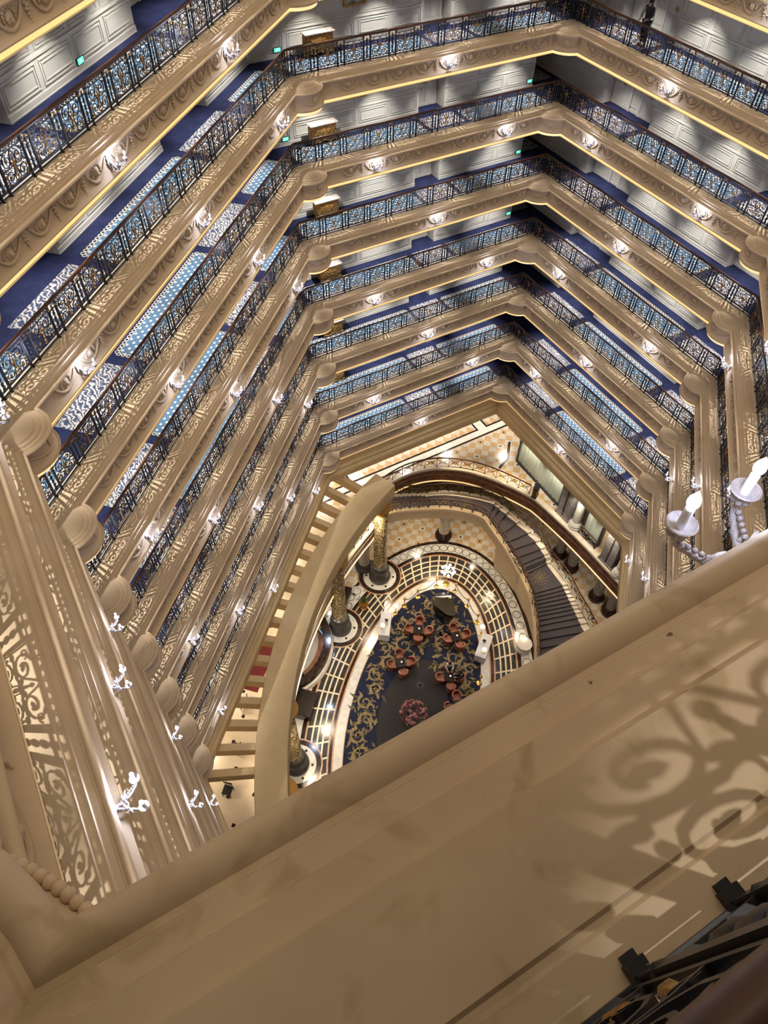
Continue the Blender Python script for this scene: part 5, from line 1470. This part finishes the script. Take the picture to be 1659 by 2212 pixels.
for i, lab, tp in ((0, 'person in white shirt seated on the far side of the near right tea table', M['shirtwhite']), (1, 'person in dark clothes seated on the right side of the near right tea table', M['shirtdark'])):
    an = LROT + a - i*PI/2
    person(lab, Vector((c.x + math.cos(an)*0.70, c.y + math.sin(an)*0.70, ZC - 0.003)), an + PI/2, sit, tp, M['trouser'])

# ---- fill spots without fixtures, added to brighten the mezzanine and lobby
def down(x, y, z, p, col=(1.0, 0.86, 0.66), size=120, r=0.08):
    lamp('added_fill_spot', 'SPOT', (x, y, z), p, col, r, (0, 0, 0), spot_size=math.radians(size), spot_blend=0.7)
for x, y in ((-2.2, 2.4), (-6.0, 2.4), (-9.8, 2.6), (-13, 2.4), (1.8, 0.2)): down(x, y, 9.3, 600, (1, 0.93, 0.82))
for i in range(7):
    p = LB(-11 + 3.6*i, -10.6); down(p.x, p.y, 9.3, 400, (1, 0.86, 0.62))
for s, t in ((13.8, -3.0), (13.9, 1.5), (11.5, -7.0), (8, -8.5), (2, -9.2), (-4, -9.0)): 
    p = LB(s, t); down(p.x, p.y, 5.2 if t < -5 else 3.1, 240, (1, 0.86, 0.64))
for s, t in ((0.5, -6.2), (-2.5, -6.3), (4.5, -7.4)):
    p = LB(s, t); down(p.x, p.y, 5.2, 150, (0.6, 0.75, 1.0))  # added cool lamps standing in for bluish screen light near the desk
for x, y in ((-0.9, -4.5), (-0.9, -9.0), (-0.9, -13.0), (-4.5, -0.95), (-9.5, -0.95)):
    lamp('added_opening_spot', 'SPOT', (x, y, 9.42), 1050, (1.0, 0.80, 0.53), 0.12, (0.0 if x > -1 else -0.55, 0.55 if x > -1 else 0.0, 0), spot_size=math.radians(80), spot_blend=0.8)  # added spots at the opening beam, brightening the lobby floor
for s in (-8, -4, 0, 4, 8):
    p = LB(s, 19.5 - math.sqrt(25.9**2 - s*s)); lamp('added_beam_spot', 'SPOT', (p.x, p.y, 8.3), 900, (1.0, 0.84, 0.6), 0.12, (0, 0, 0), spot_size=math.radians(125), spot_blend=0.8)  # added spots under the curved beam, more fill for the lobby
for y in (-7.0, -10.9, -14.5): down(0.6, y, 5.3, 200, (1, 0.9, 0.75))  # added to lighten the dim area behind the staircase
for y in (-4.2, -7.0, -9.8, -12.6): lamp('added_facade_spot', 'SPOT', (-0.78, y, 9.40), 330, (1.0, 0.9, 0.74), 0.08, (0, -0.3, 0), spot_size=math.radians(95), spot_blend=0.7)  # added spots that lift the dark window facade

# ------------------------------------------------------------------ light and camera
w = bpy.data.worlds.new('World'); SC.world = w; w.use_nodes = True
w.node_tree.nodes['Background'].inputs['Color'].default_value = (1.0, 0.82, 0.59, 1)
w.node_tree.nodes['Background'].inputs['Strength'].default_value = 0.50
lamp('added_overhead_fill', 'SUN', (-14, -14, 70), 2.2, (1.0, 0.83, 0.62), rot=(0, 0, 0), angle=math.radians(80))  # wide soft sun added as even fill down the whole atrium
cam = bpy.data.cameras.new('Camera'); co = bpy.data.objects.new('Camera', cam); COL.objects.link(co)
R_, U_, F_ = Vector((0.8669561753682916, -0.4980982050688223, 0.016886920915356946)), Vector((0.38137959187619075, 0.6848540762655558, 0.620906193496894)), Vector((0.320837337121374, 0.5318581317698073, -0.7837029608079812))
m = Matrix.Identity(4)
for i in range(3):
    m[i][0] = R_[i]; m[i][1] = U_[i]; m[i][2] = -F_[i]; m[i][3] = EYE[i]
co.matrix_world = m
cam.sensor_fit = 'VERTICAL'; cam.sensor_height = 36.0; cam.lens = 25.2675; cam.clip_start = 0.03; cam.clip_end = 500
SC.camera = co
SC.view_settings.view_transform = 'Standard'; SC.view_settings.look = 'None'; SC.view_settings.gamma = 1.0; SC.view_settings.exposure = 0.0
SC.view_settings.use_curve_mapping = False
cy = SC.cycles
cy.max_bounces = 5; cy.diffuse_bounces = 3; cy.glossy_bounces = 2; cy.transmission_bounces = 4; cy.transparent_max_bounces = 4
cy.use_denoising = True; cy.denoiser = 'OPENIMAGEDENOISE'; cy.use_light_tree = True
cy.caustics_reflective = False; cy.caustics_refractive = False; cy.sample_clamp_indirect = 6.0
cy.use_adaptive_sampling = True; cy.adaptive_threshold = 0.12; cy.adaptive_min_samples = 20
